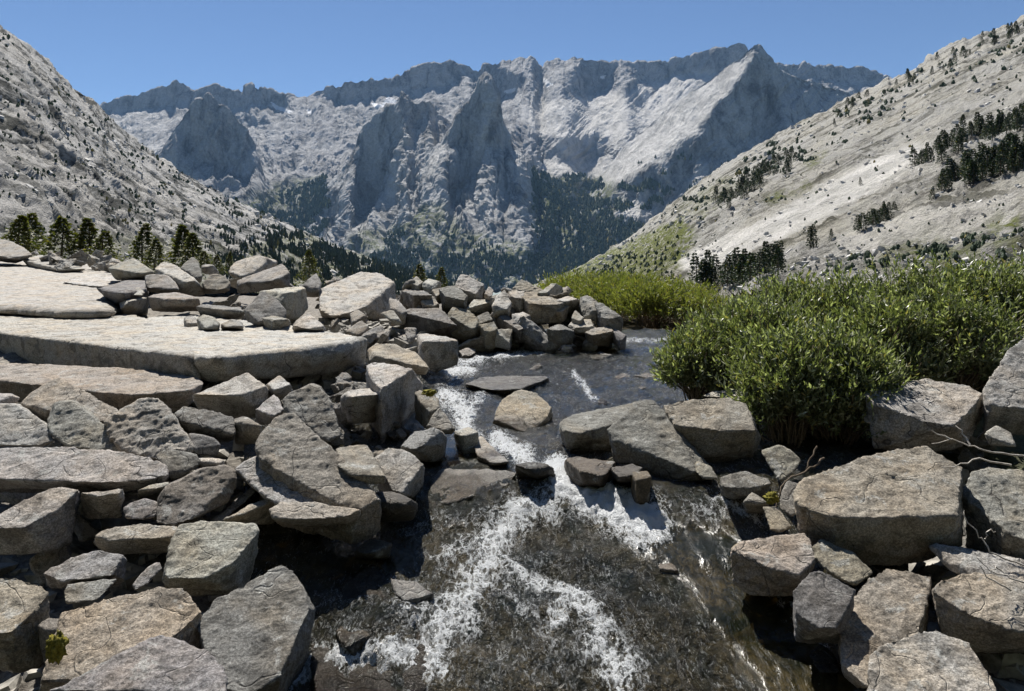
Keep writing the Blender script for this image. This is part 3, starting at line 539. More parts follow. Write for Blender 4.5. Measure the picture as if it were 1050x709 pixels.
R('boulder', 'tan wedge with dark front beside the splinter', 't', [(228, 533), (245, 524), (261, 515), (279, 508), (286, 512), (272, 517), (250, 527)], [(250, 538), (273, 538), (285, 520)], gy=.25, b=545)
R('granite_slab', 'pale slab fanning out under the huge leaning slab', 'p', [(241, 483), (250, 474), (264, 469), (288, 478), (313, 491), (336, 506), (349, 520), (340, 530), (300, 528), (280, 512), (266, 506)], gy=.55, b=545, cat='slab')
R('boulder', 'tan nosed boulder jutting over a black hollow', 't', [(277, 523), (290, 515), (320, 514), (345, 519), (370, 523), (356, 530), (330, 532), (300, 534), (281, 531)], [(285, 537), (330, 541), (370, 533)], gy=.35, b=575, u=.12)
R('granite_slab', 'huge brown-grey slab leaning down towards the water', 'y', [(262, 452), (264, 446), (283, 427), (301, 422), (318, 436), (326, 446), (340, 465), (364, 489), (388, 510), (370, 523), (346, 517), (313, 492), (288, 479), (265, 470)], [(391, 515), (390, 545), (360, 560), (330, 548)], gy=.62, b=548, cat='slab', u=.02)
R('boulder', 'dark grey two-faced boulder above the huge leaning slab', 'k', [(289, 409), (300, 401), (318, 394), (330, 397), (340, 413), (348, 435), (351, 446), (336, 454), (318, 444), (302, 425), (290, 422)], gy=.8, b=468, gx=-.1)
R('boulder', 'square brown boulder beside the huge leaning slab', 'y', [(344, 460), (350, 456), (374, 454), (381, 462), (384, 472), (366, 474), (346, 474)], [(346, 478), (364, 490), (379, 502), (395, 495), (396, 488)], gy=.35, b=508, u=-.06)
R('boulder', 'pinkish grey flat-topped boulder above the water', 'p', [(379, 459), (395, 458), (412, 459), (424, 467), (435, 476), (424, 490), (412, 506), (402, 503), (394, 489), (388, 472)], [(436, 484), (426, 508), (414, 514), (400, 508)], gy=.5, b=516)
R('boulder', 'smooth grey wedge with a black right side at the water', 'g', [(409, 458), (425, 442), (445, 439), (456, 440), (458, 446), (440, 453), (425, 461)], [(458, 453), (442, 474), (428, 466)], gy=.3, b=482)
R('stone', 'dark wet stone below the flat-topped boulder', 'd', [(385, 504), (400, 504), (412, 507), (429, 515), (412, 519), (396, 521), (384, 516)], [(430, 523), (415, 533), (395, 536), (381, 530)], wet=.5, gy=.4)
R('boulder', 'white-topped boulder with black front under the ledge', 'w', [(196, 404), (219, 395), (237, 388), (254, 383), (267, 391), (277, 397), (264, 402), (250, 406), (230, 405), (213, 404)], [(197, 412), (212, 421), (250, 428), (260, 422), (276, 406)], gy=.22, b=436)
R('stone', 'small white stone right of the white-topped boulder', 'w', [(273, 393), (287, 385), (299, 394), (281, 401)], [(274, 400), (283, 410), (300, 404)], gy=.2, b=425)
R('stone', 'bright speckled stone above the huge leaning slab', 'w', [(261, 420), (270, 412), (281, 404), (287, 409), (291, 421), (280, 428), (271, 424)], [(263, 427), (283, 435)], gy=.5, b=445)
R('boulder', 'broken dark boulder with a square black hollow', 'k', [(169, 416), (186, 415), (203, 421), (224, 422), (239, 427), (242, 444), (228, 441), (219, 433), (210, 429), (186, 432)], [(190, 442), (215, 450), (240, 452)], gy=.55, b=466)
R('stone', 'tan-rimmed stone with a black front beside the bright speckled stone', 'y', [(237, 426), (250, 425), (260, 430), (268, 437), (253, 434), (241, 431)], [(266, 455), (250, 456), (241, 448)], gy=.3, b=466)
R('stone', 'grey stone under the square black hollow', 'k', [(193, 444), (206, 446), (219, 450), (228, 456), (225, 468), (200, 466), (194, 456)], gy=.8, b=478)
R('boulder', 'rough knobbly pale boulder in the left pile', 'p', [(106, 433), (124, 427), (139, 420), (143, 411), (156, 409), (164, 411), (169, 418), (178, 427), (187, 440), (197, 457), (201, 470), (175, 474), (152, 470), (125, 462), (112, 448)], gy=.78, b=482, rough=1.9)
R('stone', 'dark grey stone under the knobbly boulder', 'k', [(159, 467), (167, 461), (185, 462), (202, 466), (208, 474), (193, 485), (176, 495), (172, 482)], gy=.8, b=500)
R('stone', 'thin pale plank-like stone under the knobbly boulder', 'w', [(201, 469), (226, 470), (231, 473), (227, 475), (205, 473)], [(205, 476), (228, 478)], gy=.2, b=486)
R('boulder', 'blue-grey lichen-streaked boulder leaning left of the knobbly one', 'g', [(44, 418), (49, 413), (70, 411), (78, 413), (101, 430), (121, 447), (140, 463), (110, 464), (70, 459), (53, 447), (45, 430)], gy=.75, b=474, chips=8)
R('boulder', 'tan boulder behind the lichen-streaked boulder', 't', [(19, 414), (33, 402), (41, 398), (51, 397), (55, 388), (60, 386), (67, 396), (84, 400), (104, 412), (124, 420), (123, 427), (106, 433), (85, 425), (50, 414)], [(45, 428), (28, 428), (105, 440)], gy=.5, b=448)
R('boulder', 'pale boulder at the left edge under the tan one', 'p', [(-20, 415), (13, 414), (19, 415), (33, 424), (50, 437), (57, 454), (48, 458), (13, 457), (-20, 458)], gy=.7, b=470)
R('boulder', 'pale stone at the left edge under the lower ledge', 'p', [(-20, 405), (13, 404), (24, 407), (22, 414), (-20, 416)], gy=.4, b=434)
# --- ledges of the terrace
R('granite_slab', 'lower ledge of tan bedrock under the main slab', 't', [(-60, 373), (13, 372), (81, 377), (149, 378), (164, 384), (207, 388), (210, 393), (197, 399), (179, 401), (153, 404), (134, 405), (110, 400), (93, 397), (67, 395), (56, 388), (13, 385), (-60, 384)], [(135, 424), (100, 416), (200, 412), (13, 408), (-60, 405)], Y=7.75, gy=.05, u=.03, cat='ledge', vox=2.6)
R('granite_slab', 'left block of the main bedrock slab with a brown shaded front', 'w', [(-90, 326), (13, 322), (108, 330), (130, 322), (205, 336), (208, 366), (142, 345), (70, 338), (13, 333), (-90, 330)], [(208, 392), (142, 378), (13, 373), (-90, 368)], Y=8.45, gy=-.004, u=.02, cat='ledge', vox=3, rough=1.2, chips=9, cut=1.1)
R('granite_slab', 'right block of the main bedrock slab jutting over the boulders', 'w', [(140, 344), (150, 318), (200, 322), (300, 334), (340, 340), (378, 346), (350, 351), (280, 359), (208, 367)], [(210, 392), (280, 388), (350, 384), (374, 380)], Y=8.4, gy=0., u=.02, cat='ledge', vox=3, rough=1.2, chips=9, cut=1.1)
R('granite_slab', 'upper sheet of white bedrock across the top of the terrace', 'w', [(-160, 300), (-160, 262), (13, 262), (60, 266), (100, 270), (135, 279), (128, 291), (100, 296), (120, 312), (116, 319), (60, 315), (13, 311)], [(108, 332), (60, 328), (13, 324), (-160, 312)], Y=13.2, gy=.028, u=.01, cat='ledge', vox=3, rough=1.2, chips=9, cut=1.1)
R('granite_slab', 'rounded grey rock hump at the left edge behind the white bedrock', 'g', [(-20, 262), (-20, 240), (13, 248), (25, 254), (35, 262), (20, 266)], Y=32., gy=.3, cat='ledge')
R('granite_slab', 'thin raised ledge lying on the white bedrock at the left', 'p', [(22, 266), (40, 261), (70, 266), (88, 276), (60, 276), (36, 270)], [(40, 274), (62, 279), (88, 278)], Y=27., gy=.05, u=.004, cat='ledge')
R('granite_slab', 'flat white plate on the right end of the white bedrock', 'w', [(62, 289), (85, 282), (132, 280), (128, 288), (104, 293), (80, 291)], [(78, 294), (104, 296), (126, 290)], Y=19.2, gy=.03, u=.004, cat='ledge')
R('stone', 'tilted dark triangular boulder on the terrace edge', 'g', [(110, 275), (125, 269), (137, 264), (150, 273), (159, 279), (152, 282)], [(140, 288), (128, 283), (115, 277), (157, 284)], Y=19.5, gy=.32)
R('stone', 'dark shaded block under the edge of the white bedrock', 'k', [(98, 296), (122, 289), (140, 286), (155, 281), (150, 296), (125, 300)], [(121, 314), (150, 304), (104, 300)], Y=14.8, gy=.02)
R('stone', 'block with a bright flat top and dark front left on the terrace', 'w', [(121, 305), (134, 303), (152, 303), (150, 305), (122, 311)], [(122, 313), (138, 322), (151, 323), (151, 308)], Y=YT(324), gy=.02)
R('stone', 'small bright triangular stone on top of a dark block', 'w', [(131, 303), (141, 294), (149, 300), (146, 304)], Y=15.4, gy=.3)
R('stone', 'speckled dark boulder left of the big white-topped boulder', 'g', [(148, 282), (156, 280), (171, 281), (180, 289), (184, 297), (165, 297), (150, 295)], [(150, 299), (184, 301)], Y=16.2, gy=.6)
R('boulder', 'big terrace boulder with white top and brown shaded right side', 'w', [(158, 275), (167, 268), (179, 271), (197, 283), (211, 298), (193, 288), (172, 282)], [(205, 303), (184, 300), (170, 292), (211, 301)], Y=15.8, gy=.3)
R('stone', 'dark crystal-shaped boulder below the pines', 'k', [(184, 274), (191, 267), (197, 263), (204, 267), (208, 283), (203, 286)], [(206, 290), (196, 286)], Y=18.5, gy=.5)
R('stone', 'low pale stone right of the dark crystal-shaped boulder', 'p', [(206, 272), (218, 271), (225, 277), (207, 276)], [(208, 280), (224, 281)], Y=20, gy=.25)
R('boulder', 'round lichen-spotted boulder in the middle of the terrace', 'y', [(207, 289), (213, 281), (227, 279), (237, 289), (233, 296), (221, 299), (210, 297)], [(212, 301), (230, 300)], Y=16.4, gy=.75, rough=1.5)
R('boulder', 'chunky block with white top and dark right side behind the tilted block', 'w', [(233, 279), (238, 270), (250, 265), (264, 261), (273, 264), (262, 276), (245, 283)], [(285, 269), (284, 275), (262, 284), (245, 287)], Y=16.8, gy=.42)
R('boulder', 'large tilted block with a flat dark front face', 'g', [(243, 287), (265, 279), (288, 270), (292, 270), (297, 280), (250, 290)], [(299, 288), (298, 295), (270, 299), (243, 301)], Y=15.6, gy=.3, u=.0, gx=.2)
R('boulder', 'dark pyramid-shaped boulder on the terrace', 'k', [(249, 318), (260, 307), (271, 297), (283, 305), (294, 317), (280, 324), (264, 322)], [(252, 323), (264, 335), (280, 336), (294, 327)], Y=12.4, gy=.9, u=-.01)
R('boulder', 'pale flat-topped block behind the dark pyramid', 'w', [(254, 302), (262, 299), (290, 296), (309, 293), (313, 295), (300, 299), (275, 302)], [(317, 317), (303, 329), (292, 320), (314, 300)], Y=13.2, gy=.06)
R('stone', 'square tan stone in front of the dark pyramid', 'y', [(268, 326), (280, 323), (292, 324), (297, 327), (280, 328)], [(268, 337), (282, 339), (294, 338), (299, 333)], Y=YT(338), gy=.05)
R('stone', 'long dark wedge left of the pyramid', 'k', [(200, 314), (212, 312), (243, 315), (253, 319), (230, 318)], [(201, 323), (230, 327), (251, 327)], Y=13.6, gy=.05)
R('stone', 'tan and white stone on the terrace edge below the dark wedge', 'p', [(201, 326), (208, 322), (219, 325), (226, 330), (211, 337), (206, 332)], [(226, 338), (210, 340)], Y=YT(340), gy=.3)
R('stone', 'small pale stone left of the tan and white stone', 'p', [(188, 325), (198, 323), (206, 331), (192, 332)], [(190, 334), (205, 335)], Y=YT(335), gy=.3)
R('stone', 'grey lichen stone right of the tan and white stone', 'g', [(225, 332), (238, 326), (249, 328), (250, 334), (230, 336)], [(228, 338), (249, 338)], Y=YT(339), gy=.4)
R('boulder', 'long brown-faced block in the middle left of the terrace', 'y', [(150, 304), (167, 297), (178, 300), (198, 303), (208, 308), (180, 308)], [(155, 317), (178, 320), (201, 315)], Y=14.3, gy=.05)
R('granite_slab', 'pale bedrock hump between the terrace and the boulder wall', 'w', [(326, 296), (340, 290), (355, 284), (371, 277), (388, 279), (405, 288), (416, 300), (395, 300), (385, 310), (360, 320), (340, 325), (327, 318)], [(388, 318), (362, 328), (335, 331)], Y=14.6, gy=.33, cat='ledge')
R('stone', 'grey upright block left of the pale bedrock hump', 'g', [(310, 292), (318, 284), (325, 279), (330, 288), (327, 297), (316, 300)], [(327, 303), (316, 305)], Y=15.6, gy=.6)
R('granite_slab', 'low white slab at the back edge of the main slab', 'w', [(299, 334), (308, 326), (316, 320), (326, 329), (338, 337), (318, 338)], [(302, 339), (337, 341)], Y=YT(341), gy=.25, cat='slab')
R('stone', 'speckled tan stone behind the right end of the main slab', 'y', [(354, 340), (362, 333), (371, 328), (379, 335), (369, 344)], [(360, 346), (376, 343)], Y=11.6, gy=.6)
R('stone', 'speckled grey stone behind the right end of the main slab', 'g', [(370, 343), (379, 337), (389, 333), (400, 340), (392, 348), (380, 348)], [(376, 352), (398, 350)], Y=11.2, gy=.6)
R('stone', 'pale blade-shaped stone over a black gap', 'w', [(398, 304), (408, 307), (418, 319), (412, 322), (400, 316)], [(416, 330), (404, 325)], Y=13.3, gy=.7)
R('stone', 'smooth grey wedge above the tan speckled stones', 'p', [(388, 321), (403, 318), (413, 331), (409, 335), (398, 328)], Y=12.6, gy=.5)
R('stone', 'upright trapezoid stone with white lichen', 'p', [(413, 336), (428, 336), (427, 345), (424, 353), (419, 354), (416, 345)], Y=11.4, gy=.9)
R('stone', 'small tan stone on the pale bedrock hump', 'y', [(358, 321), (367, 317), (376, 323), (361, 331)], [(362, 335), (376, 329)], Y=12.9, gy=.4)
# --- blocks between terrace and stream
R('boulder', 'large black-sided block with white triangular top at the stream', 'w', [(375, 374), (384, 371), (400, 373), (424, 378), (408, 388), (390, 399), (381, 389)], [(426, 394), (433, 412), (420, 432), (398, 437), (386, 425), (377, 390)], Y=7.35, gy=.14, u=.14)
R('boulder', 'flat white-topped block in the shadow of the main slab', 'w', [(349, 404), (369, 398), (381, 398), (388, 404), (361, 407)], [(348, 425), (370, 434), (389, 428)], Y=7.3, gy=.0)
R('boulder', 'ribbed tan slab lying under the main slab', 't', [(376, 358), (386, 352), (406, 353), (426, 361), (440, 377), (419, 370), (391, 364), (377, 363)], [(378, 372), (400, 376), (430, 384), (440, 381)], Y=9.2, gy=.2)
R('boulder', 'big dark cube with a bright top edge at the stream', 'w', [(427, 342), (439, 340), (457, 345), (470, 348), (448, 349), (432, 349)], [(430, 374), (445, 384), (470, 374)], Y=10.6, gy=.0, u=.0)
R('stone', 'brown rock at the left waterline', 'y', [(424, 401), (431, 399), (450, 408), (451, 418), (441, 423), (430, 411)], [(450, 425), (432, 430)], Y=7.5, gy=.5)
R('stone', 'rock with mustard lichen at the left waterline', 'y', [(436, 437), (444, 425), (451, 416), (459, 427), (468, 440), (455, 442)], [(465, 446), (440, 446)], Y=6.95, gy=.6)
R('stone', 'small flat rock at the edge of the brown pool', 'p', [(465, 443), (480, 437), (491, 443), (475, 447)], [(490, 450), (476, 453)], Y=7.05, gy=.2)
R('stone', 'pinkish rock slab dipping into the brown pool', 'p', [(483, 451), (494, 447), (508, 460), (522, 474), (507, 476), (490, 468)], [(486, 470), (510, 482)], Y=6.7, gy=.15)
R('boulder', 'wide wet boulder half covered by running water', 'g', [(427, 514), (433, 494), (450, 481), (478, 477), (510, 475), (531, 484), (522, 497), (490, 508), (460, 517)], [(440, 530), (500, 520)], Y=6.05, gy=.3, wet=.25)
R('stone', 'dark wet stone left of the small waterfall', 'd', [(527, 476), (540, 474), (558, 475), (567, 477), (548, 484)], [(530, 487), (545, 500), (572, 496)], Y=6.15, gy=.1, wet=.6)
R('boulder', 'wet brown block right of the small waterfall', 'b', [(579, 470), (591, 468), (632, 473), (622, 486), (604, 490)], [(579, 486), (602, 505), (616, 510), (631, 488)], Y=6.1, gy=.12, wet=.6)
R('stone', 'small upright brown stone against the big triangular boulder', 'b', [(646, 484), (664, 482), (668, 489), (652, 492)], [(650, 500), (666, 498)], Y=6.0, gy=.1, wet=.3)
R('stone', 'small dark stone beside the wet brown block', 'd', [(626, 480), (648, 474), (660, 479), (652, 488), (634, 490)], [(630, 499), (656, 498)], Y=6.05, gy=.1, wet=.5)
# --- big boulders right of the stream
R('boulder', 'big triangular boulder with smooth grey sloping face', 'k', [(622, 437), (642, 418), (655, 410), (668, 408), (681, 419), (678, 433), (694, 455), (708, 474), (712, 484), (690, 475), (650, 456), (628, 445)], [(628, 462), (655, 488), (690, 501), (714, 498), (740, 494)], Y=6.35, gy=.5, u=.03,
  more=[([(572, 431), (600, 421), (642, 417), (668, 409), (660, 425), (622, 437), (592, 445), (576, 440)], [(573, 443), (590, 457), (617, 470), (640, 470)], .16, 0., .05, 6.95)])
R('stone', 'low stone at the foot of the triangular boulder', 'y', [(712, 472), (729, 478), (738, 492), (722, 492), (713, 484)], Y=6.25, gy=.5)
R('boulder', 'massive split boulder beside the willow with dark lower half', 'y', [(679, 415), (690, 412), (714, 408), (746, 407), (766, 413), (770, 427), (776, 441), (756, 436), (731, 440), (700, 443), (690, 434)], [(698, 452), (714, 468), (735, 478), (775, 472), (781, 448)], Y=6.75, gy=.42, u=.05)
R('granite_slab', 'white bedrock patch behind the split boulder', 'w', [(719, 406), (736, 401), (755, 398), (771, 404), (768, 413), (745, 409)], Y=7.7, gy=.3, cat='ledge')
R('stone', 'triangular stone wedged under the willow', 'y', [(780, 462), (799, 456), (811, 461), (822, 473), (816, 483), (800, 495), (788, 477)], gy=.7, b=502)
R('stone', 'flat dark stone at the right waterline', 'k', [(736, 490), (748, 486), (764, 483), (788, 490), (791, 496), (773, 501), (761, 509), (741, 498)], [(765, 514), (790, 504)], gy=.35, b=518)
R('stone', 'dark brown wedge stone near the yellow moss tuft', 'y', [(762, 515), (771, 504), (780, 509), (789, 517), (775, 515)], [(772, 527), (788, 527), (762, 520)], gy=.3, b=530)
R('stone', 'smooth brown stone pointing down at the right bank', 'y', [(781, 519), (797, 520), (804, 529), (812, 541), (800, 546), (790, 544)], gy=.6, b=550)
R('stone', 'upright rounded stone against the huge tan boulder', 'y', [(801, 505), (807, 493), (819, 496), (817, 510), (817, 527), (811, 531), (799, 521)], gy=.8, b=536)
R('boulder', 'huge tan boulder with a flat sunlit top on the right bank', 't', [(811, 507), (823, 490), (850, 480), (876, 472), (917, 460), (952, 456), (984, 459), (988, 474), (983, 529), (947, 529), (905, 526), (864, 531), (838, 526), (819, 518)], [(816, 528), (830, 549), (858, 563), (905, 576), (960, 586), (986, 560)], gy=.4, b=580, u=.02)
R('boulder', 'striped grey boulder perched in front of the willow', 'p', [(886, 405), (900, 394), (926, 390), (953, 388), (990, 393), (1007, 402), (1003, 412), (991, 425), (978, 437), (955, 433), (925, 424), (895, 413)], [(893, 428), (900, 452), (935, 462), (985, 460), (1010, 435), (1012, 410)], gy=.35, b=468, u=.06, rough=1.5)
R('boulder', 'pale boulder rising at the right edge beside the willow', 'p', [(1007, 398), (1025, 375), (1034, 358), (1050, 345), (1085, 345), (1085, 425), (1037, 417), (1017, 415), (1009, 405)], [(1015, 430), (1037, 442), (1085, 445)], gy=.65, b=458)
R('stone', 'small white stone left of the striped boulder', 'w', [(883, 426), (889, 416), (897, 417), (895, 426), (894, 436), (886, 433)], gy=.7, b=447)
R('stone', 'small white-capped stone between the right edge boulders', 'p', [(1009, 445), (1022, 436), (1037, 444), (1042, 458), (1012, 457)], gy=.6, b=474)
R('boulder', 'rounded grey boulder at the right edge below the branches', 'g', [(986, 498), (997, 484), (1014, 478), (1037, 479), (1075, 484), (1080, 560), (1037, 549), (1020, 535), (1000, 515)], [(990, 522), (1018, 560), (1080, 592)], gy=.6, b=575)
R('boulder', 'tan boulder with a steep brown side at the right water edge', 't', [(749, 563), (758, 555), (787, 546), (817, 537), (832, 552), (836, 574), (818, 590), (790, 583), (765, 570)], [(775, 590), (806, 611), (818, 600)], gy=.4, b=606)
R('boulder', 'dark grey cracked boulder below the tan one', 'k', [(811, 606), (828, 588), (840, 584), (860, 593), (879, 604), (868, 624), (858, 646), (838, 644), (817, 630)], [(861, 660), (830, 656)], gy=.62, b=662)
R('stone', 'brown stone squeezed between tan and dark boulders', 'y', [(830, 561), (842, 551), (858, 559), (876, 568), (896, 587), (879, 602), (852, 589), (836, 574)], gy=.6, b=612)
R('granite_slab', 'pale tan slab with a long crack at the bottom right', 't', [(859, 640), (870, 618), (885, 595), (908, 582), (929, 585), (956, 590), (951, 610), (945, 645), (930, 680), (893, 705), (864, 705), (862, 675)], [(950, 640), (945, 660)], gy=.42, Y=4.1, cat='slab')
R('boulder', 'grey rounded boulder lowest at the bottom right', 'p', [(891, 670), (910, 657), (940, 649), (962, 643), (980, 642), (994, 656), (1005, 675), (1020, 697), (1030, 722), (890, 722)], [(1030, 745), (890, 745)], gy=.4, Y=3.7)
R('boulder', 'tan boulder with yellow striped side at the right edge', 't', [(954, 605), (964, 594), (980, 590), (1000, 586), (1037, 598), (1085, 602), (1085, 655), (1037, 646), (997, 632), (970, 614)], [(956, 614), (963, 640), (994, 643), (1037, 662), (1085, 670)], gy=.42, b=672)
R('boulder', 'pointed pale boulder under the huge tan boulder at the right edge', 'p', [(949, 560), (958, 557), (980, 562), (997, 568), (1037, 576), (1080, 580), (1080, 604), (1037, 600), (1000, 591), (976, 588), (962, 572)], gy=.45, b=618)
R('stone', 'flat brown stone in the bottom water at the right', 'b', [(784, 690), (792, 679), (814, 685), (836, 697), (820, 708), (786, 706)], Y=4.5, gy=.12, wet=.3)
# --- rocks standing in the stream
R('boulder', 'pale pointed rock standing in the middle of the stream', 't', [(502, 440), (507, 425), (514, 408), (533, 399), (550, 402), (571, 420), (558, 428), (543, 443), (520, 442)], [(500, 446), (545, 449), (570, 428)], Y=8.0, gy=.42, u=.0)
R('granite_slab', 'long low wet slab across the upper stream', 'd', [(477, 394), (495, 386), (530, 385), (566, 386), (552, 392), (523, 403), (507, 400)], [(478, 400), (524, 407)], Y=9.3, gy=.03, wet=.6, cat='slab')
R('stone', 'small grey rock above the pointed rock in the stream', 'g', [(540, 380), (552, 372), (558, 375), (552, 381)], Y=YW(381), gy=.3, wet=.4)
R('stone', 'flat pale stone breaking the surface left of the willow', 't', [(628, 387), (640, 383), (648, 387), (636, 393)], Y=YW(392), gy=.1)
R('stone', 'flat pale stone nearest the willow in the upper stream', 't', [(648, 386), (662, 382), (679, 386), (666, 390)], Y=YW(390), gy=.1)
R('stone', 'tiny pale stone below the two flat stones in the stream', 't', [(650, 399), (656, 396), (665, 397), (658, 401)], Y=YW(400), gy=.1)
R('stone', 'thin dark stone in the upper stream below the wall', 'k', [(602, 367), (615, 361), (628, 364), (632, 369), (615, 370)], Y=YW(370), gy=.15, wet=.3)
R('stone', 'pale flat rock at the right edge of the upper stream', 'p', [(672, 364), (680, 360), (700, 358), (712, 362), (700, 370), (676, 369)], Y=YW(370), gy=.12)
R('stone', 'small dark rock sticking up in the upper stream', 'd', [(612, 411), (616, 408), (624, 412), (622, 417), (614, 417)], Y=YW(417), gy=.4, wet=.3)
R('boulder', 'broad glittering wet rock under thin water at the bottom left', 'd', [(352, 600), (364, 588), (376, 580), (385, 580), (396, 592), (422, 631), (438, 660), (438, 715), (400, 738), (330, 738), (318, 670), (328, 632)], [], Y=4.12, gy=.25, wet=.95, rough=1.3, chips=12, cut=1.8,
  more=[([(350, 622), (372, 596), (392, 606), (412, 640), (405, 672), (362, 676), (346, 650)], [], .12, 0., .04, 4.40)])
R('stone', 'brown wet stone awash at the foot of the dark cracked boulder', 'b', [(792, 640), (806, 630), (826, 644), (836, 660), (812, 664), (796, 654)], Y=4.72, gy=.25, wet=.4)
R('stone', 'small wet stone in the shade just above the bottom right slab', 'd', [(828, 672), (842, 660), (858, 672), (862, 690), (840, 690)], Y=4.45, gy=.3, wet=.3)
R('stone', 'wet stone with a black right face beside the glittering rock', 'k', [(401, 594), (424, 596), (444, 608), (430, 613), (414, 616), (404, 608)], [(452, 626), (428, 636), (412, 622)], Y=4.95, gy=.2, wet=.4)
R('boulder', 'mossy dark rock under water at the bottom centre', 'd', [(478, 660), (500, 650), (530, 662), (576, 667), (601, 679), (616, 700), (480, 706)], Y=4.46, gy=.2, wet=.9)
R('stone', 'tan stone just under the water in the lower stream', 't', [(672, 578), (690, 577), (700, 590), (682, 593)], Y=5.25, gy=.1, wet=.4)
R('stone', 'small rounded tan stone at the right waterline', 't', [(748, 563), (758, 555), (770, 558), (766, 572), (752, 573)], Y=5.35, gy=.3)
R('stone', 'dark wet stone in the shade of the left bank', 'd', [(363, 564), (372, 556), (388, 550), (402, 555), (397, 567), (375, 570)], [(366, 574), (398, 573)], Y=5.3, gy=.3, wet=.6)
# --- boulder wall across the far end of the stream
W = 'boulder'
def C(label, tint, top, bot=(), py=None, **k):
    def big(pp, cx, cy): return [(cx + (x - cx) * 1.22, cy + (y - cy) * 1.15) for x, y in pp]
    al = list(top) + list(bot); cx = sum(p[0] for p in al) / len(al); cy = sum(p[1] for p in al) / len(al); top = big(top, cx, cy); bot = big(bot, cx, cy)
    ym = py if py else max(p[1] for p in list(top) + list(bot)) + 6
    k.setdefault('chips', 9); k.setdefault('cut', 1.9); k.setdefault('vox', .85); R(W, label, tint, top, bot, Y=YC(ym), **k)
C('dark slab-sided boulder at the left of the boulder wall', 'k', [(416, 321), (432, 316), (447, 315), (451, 320), (464, 333), (440, 326)], [(425, 342), (445, 348), (465, 345)], 349, gy=.3)
C('lichen-patched tilted block low in the boulder wall', 'y', [(461, 323), (466, 317), (476, 316), (491, 330), (483, 337), (470, 329)], [(465, 340), (485, 347)], 350, gy=.5)
C('black-fronted block under the upright pale rock', 'k', [(452, 297), (466, 293), (477, 304), (474, 308), (458, 304)], [(473, 315), (458, 319)], 330, gy=.3)
C('pale rock standing highest on the left of the boulder wall', 'w', [(468, 291), (474, 282), (479, 284), (481, 291), (494, 292), (484, 304), (477, 306)], [(491, 306), (480, 310)], 312, gy=.6)
C('pale wedge in the middle of the boulder wall', 'w', [(480, 317), (487, 308), (504, 307), (497, 314)], [(500, 320), (486, 323)], 328, gy=.25)
C('slim upright rock in the middle of the wall', 'p', [(495, 306), (501, 295), (506, 297), (503, 307)], (), 318, gy=.7)
C('large pale rock in the centre of the wall', 'w', [(506, 313), (510, 303), (517, 299), (523, 311), (519, 317), (511, 317)], [(520, 325), (508, 322)], 330, gy=.6)
C('flat-topped pale block right of the wall centre', 'w', [(522, 300), (530, 297), (537, 299), (536, 306), (527, 305)], [(536, 314), (526, 313)], 318, gy=.3)
C('rough triangular rock on the crest of the wall', 'y', [(528, 297), (536, 288), (554, 297), (553, 301), (540, 301)], [(552, 306), (532, 305)], 308, gy=.6, rough=1.4)
C('big tan boulder overhanging the right part of the wall', 't', [(536, 303), (545, 300), (559, 304), (574, 311), (565, 314), (544, 311)], [(540, 321), (560, 330), (573, 321)], 332, gy=.25)
C('grey block with a bright left face on the wall crest', 'p', [(553, 301), (560, 296), (567, 291), (571, 291), (562, 300)], [(575, 305), (568, 308), (556, 305)], 314, gy=.4)
C('arched pale boulder right on the wall', 'w', [(570, 308), (578, 303), (591, 307), (580, 310)], [(590, 320), (575, 318), (593, 310)], 326, gy=.25)
C('small tan rock under the arched boulder', 't', [(567, 317), (577, 311), (582, 314), (574, 321)], [(578, 326)], 332, gy=.5)
C('square block near the right end of the wall', 'p', [(596, 306), (603, 304), (611, 309), (613, 314), (611, 319), (599, 317)], [(612, 324), (599, 323)], 330, gy=.6)
C('long boulder sloping down at the right end of the wall', 'g', [(612, 312), (620, 314), (637, 327), (632, 334), (619, 326)], [(632, 342), (616, 334)], 345, gy=.6)
C('flat bright slab low in the middle of the wall', 'w', [(526, 323), (536, 321), (543, 324), (537, 329), (529, 329)], [(538, 336), (528, 335)], 340, gy=.3)
C('small rounded rock low at the right of the wall', 'p', [(587, 326), (590, 318), (598, 326), (594, 329)], [(596, 332)], 338, gy=.5)
C('low pale rock over the water at the right of the wall', 'p', [(584, 335), (589, 330), (609, 328), (614, 334), (597, 340)], [(612, 344), (590, 344)], 348, gy=.3)
C('dark water-edge rock with a pale crest right of centre', 'k', [(563, 338), (574, 333), (587, 336), (576, 339)], [(564, 348), (584, 352)], 354, gy=.2)
C('dark block in the water at the right end of the wall', 'y', [(602, 341), (612, 337), (624, 336), (627, 340), (609, 344)], [(627, 350), (617, 354), (603, 351)], 355, gy=.2)
C('last small rock at the right end of the wall', 'k', [(629, 342), (631, 338), (641, 344), (636, 347)], [(640, 352), (630, 350)], 353, gy=.3)
C('lichen block low in the left of the wall', 'y', [(493, 334), (506, 331), (509, 337), (501, 344)], [(507, 350), (496, 348)], 354, gy=.6)
C('round brown rock left of the wall centre', 'y', [(490, 324), (500, 321), (504, 328), (492, 332)], [(503, 334)], 340, gy=.6)
C('dark block with one bright slanting edge', 'k', [(510, 320), (516, 321), (534, 336), (530, 338), (514, 327)], [(509, 336), (522, 342), (532, 341)], 348, gy=.3)
C('small block with a bright flat top near the water', 'p', [(508, 339), (516, 337), (524, 338), (522, 341)], [(508, 348), (523, 350)], 354, gy=.1)
C('low flat rock in the water below the wall', 'y', [(472, 360), (480, 357), (487, 358), (486, 362), (475, 363)], [(486, 366)], 366, gy=.15)
C('pale rock at the upper left of the wall', 'w', [(434, 291), (440, 286), (451, 290), (443, 294)], [(450, 297), (438, 298)], 302, gy=.4)
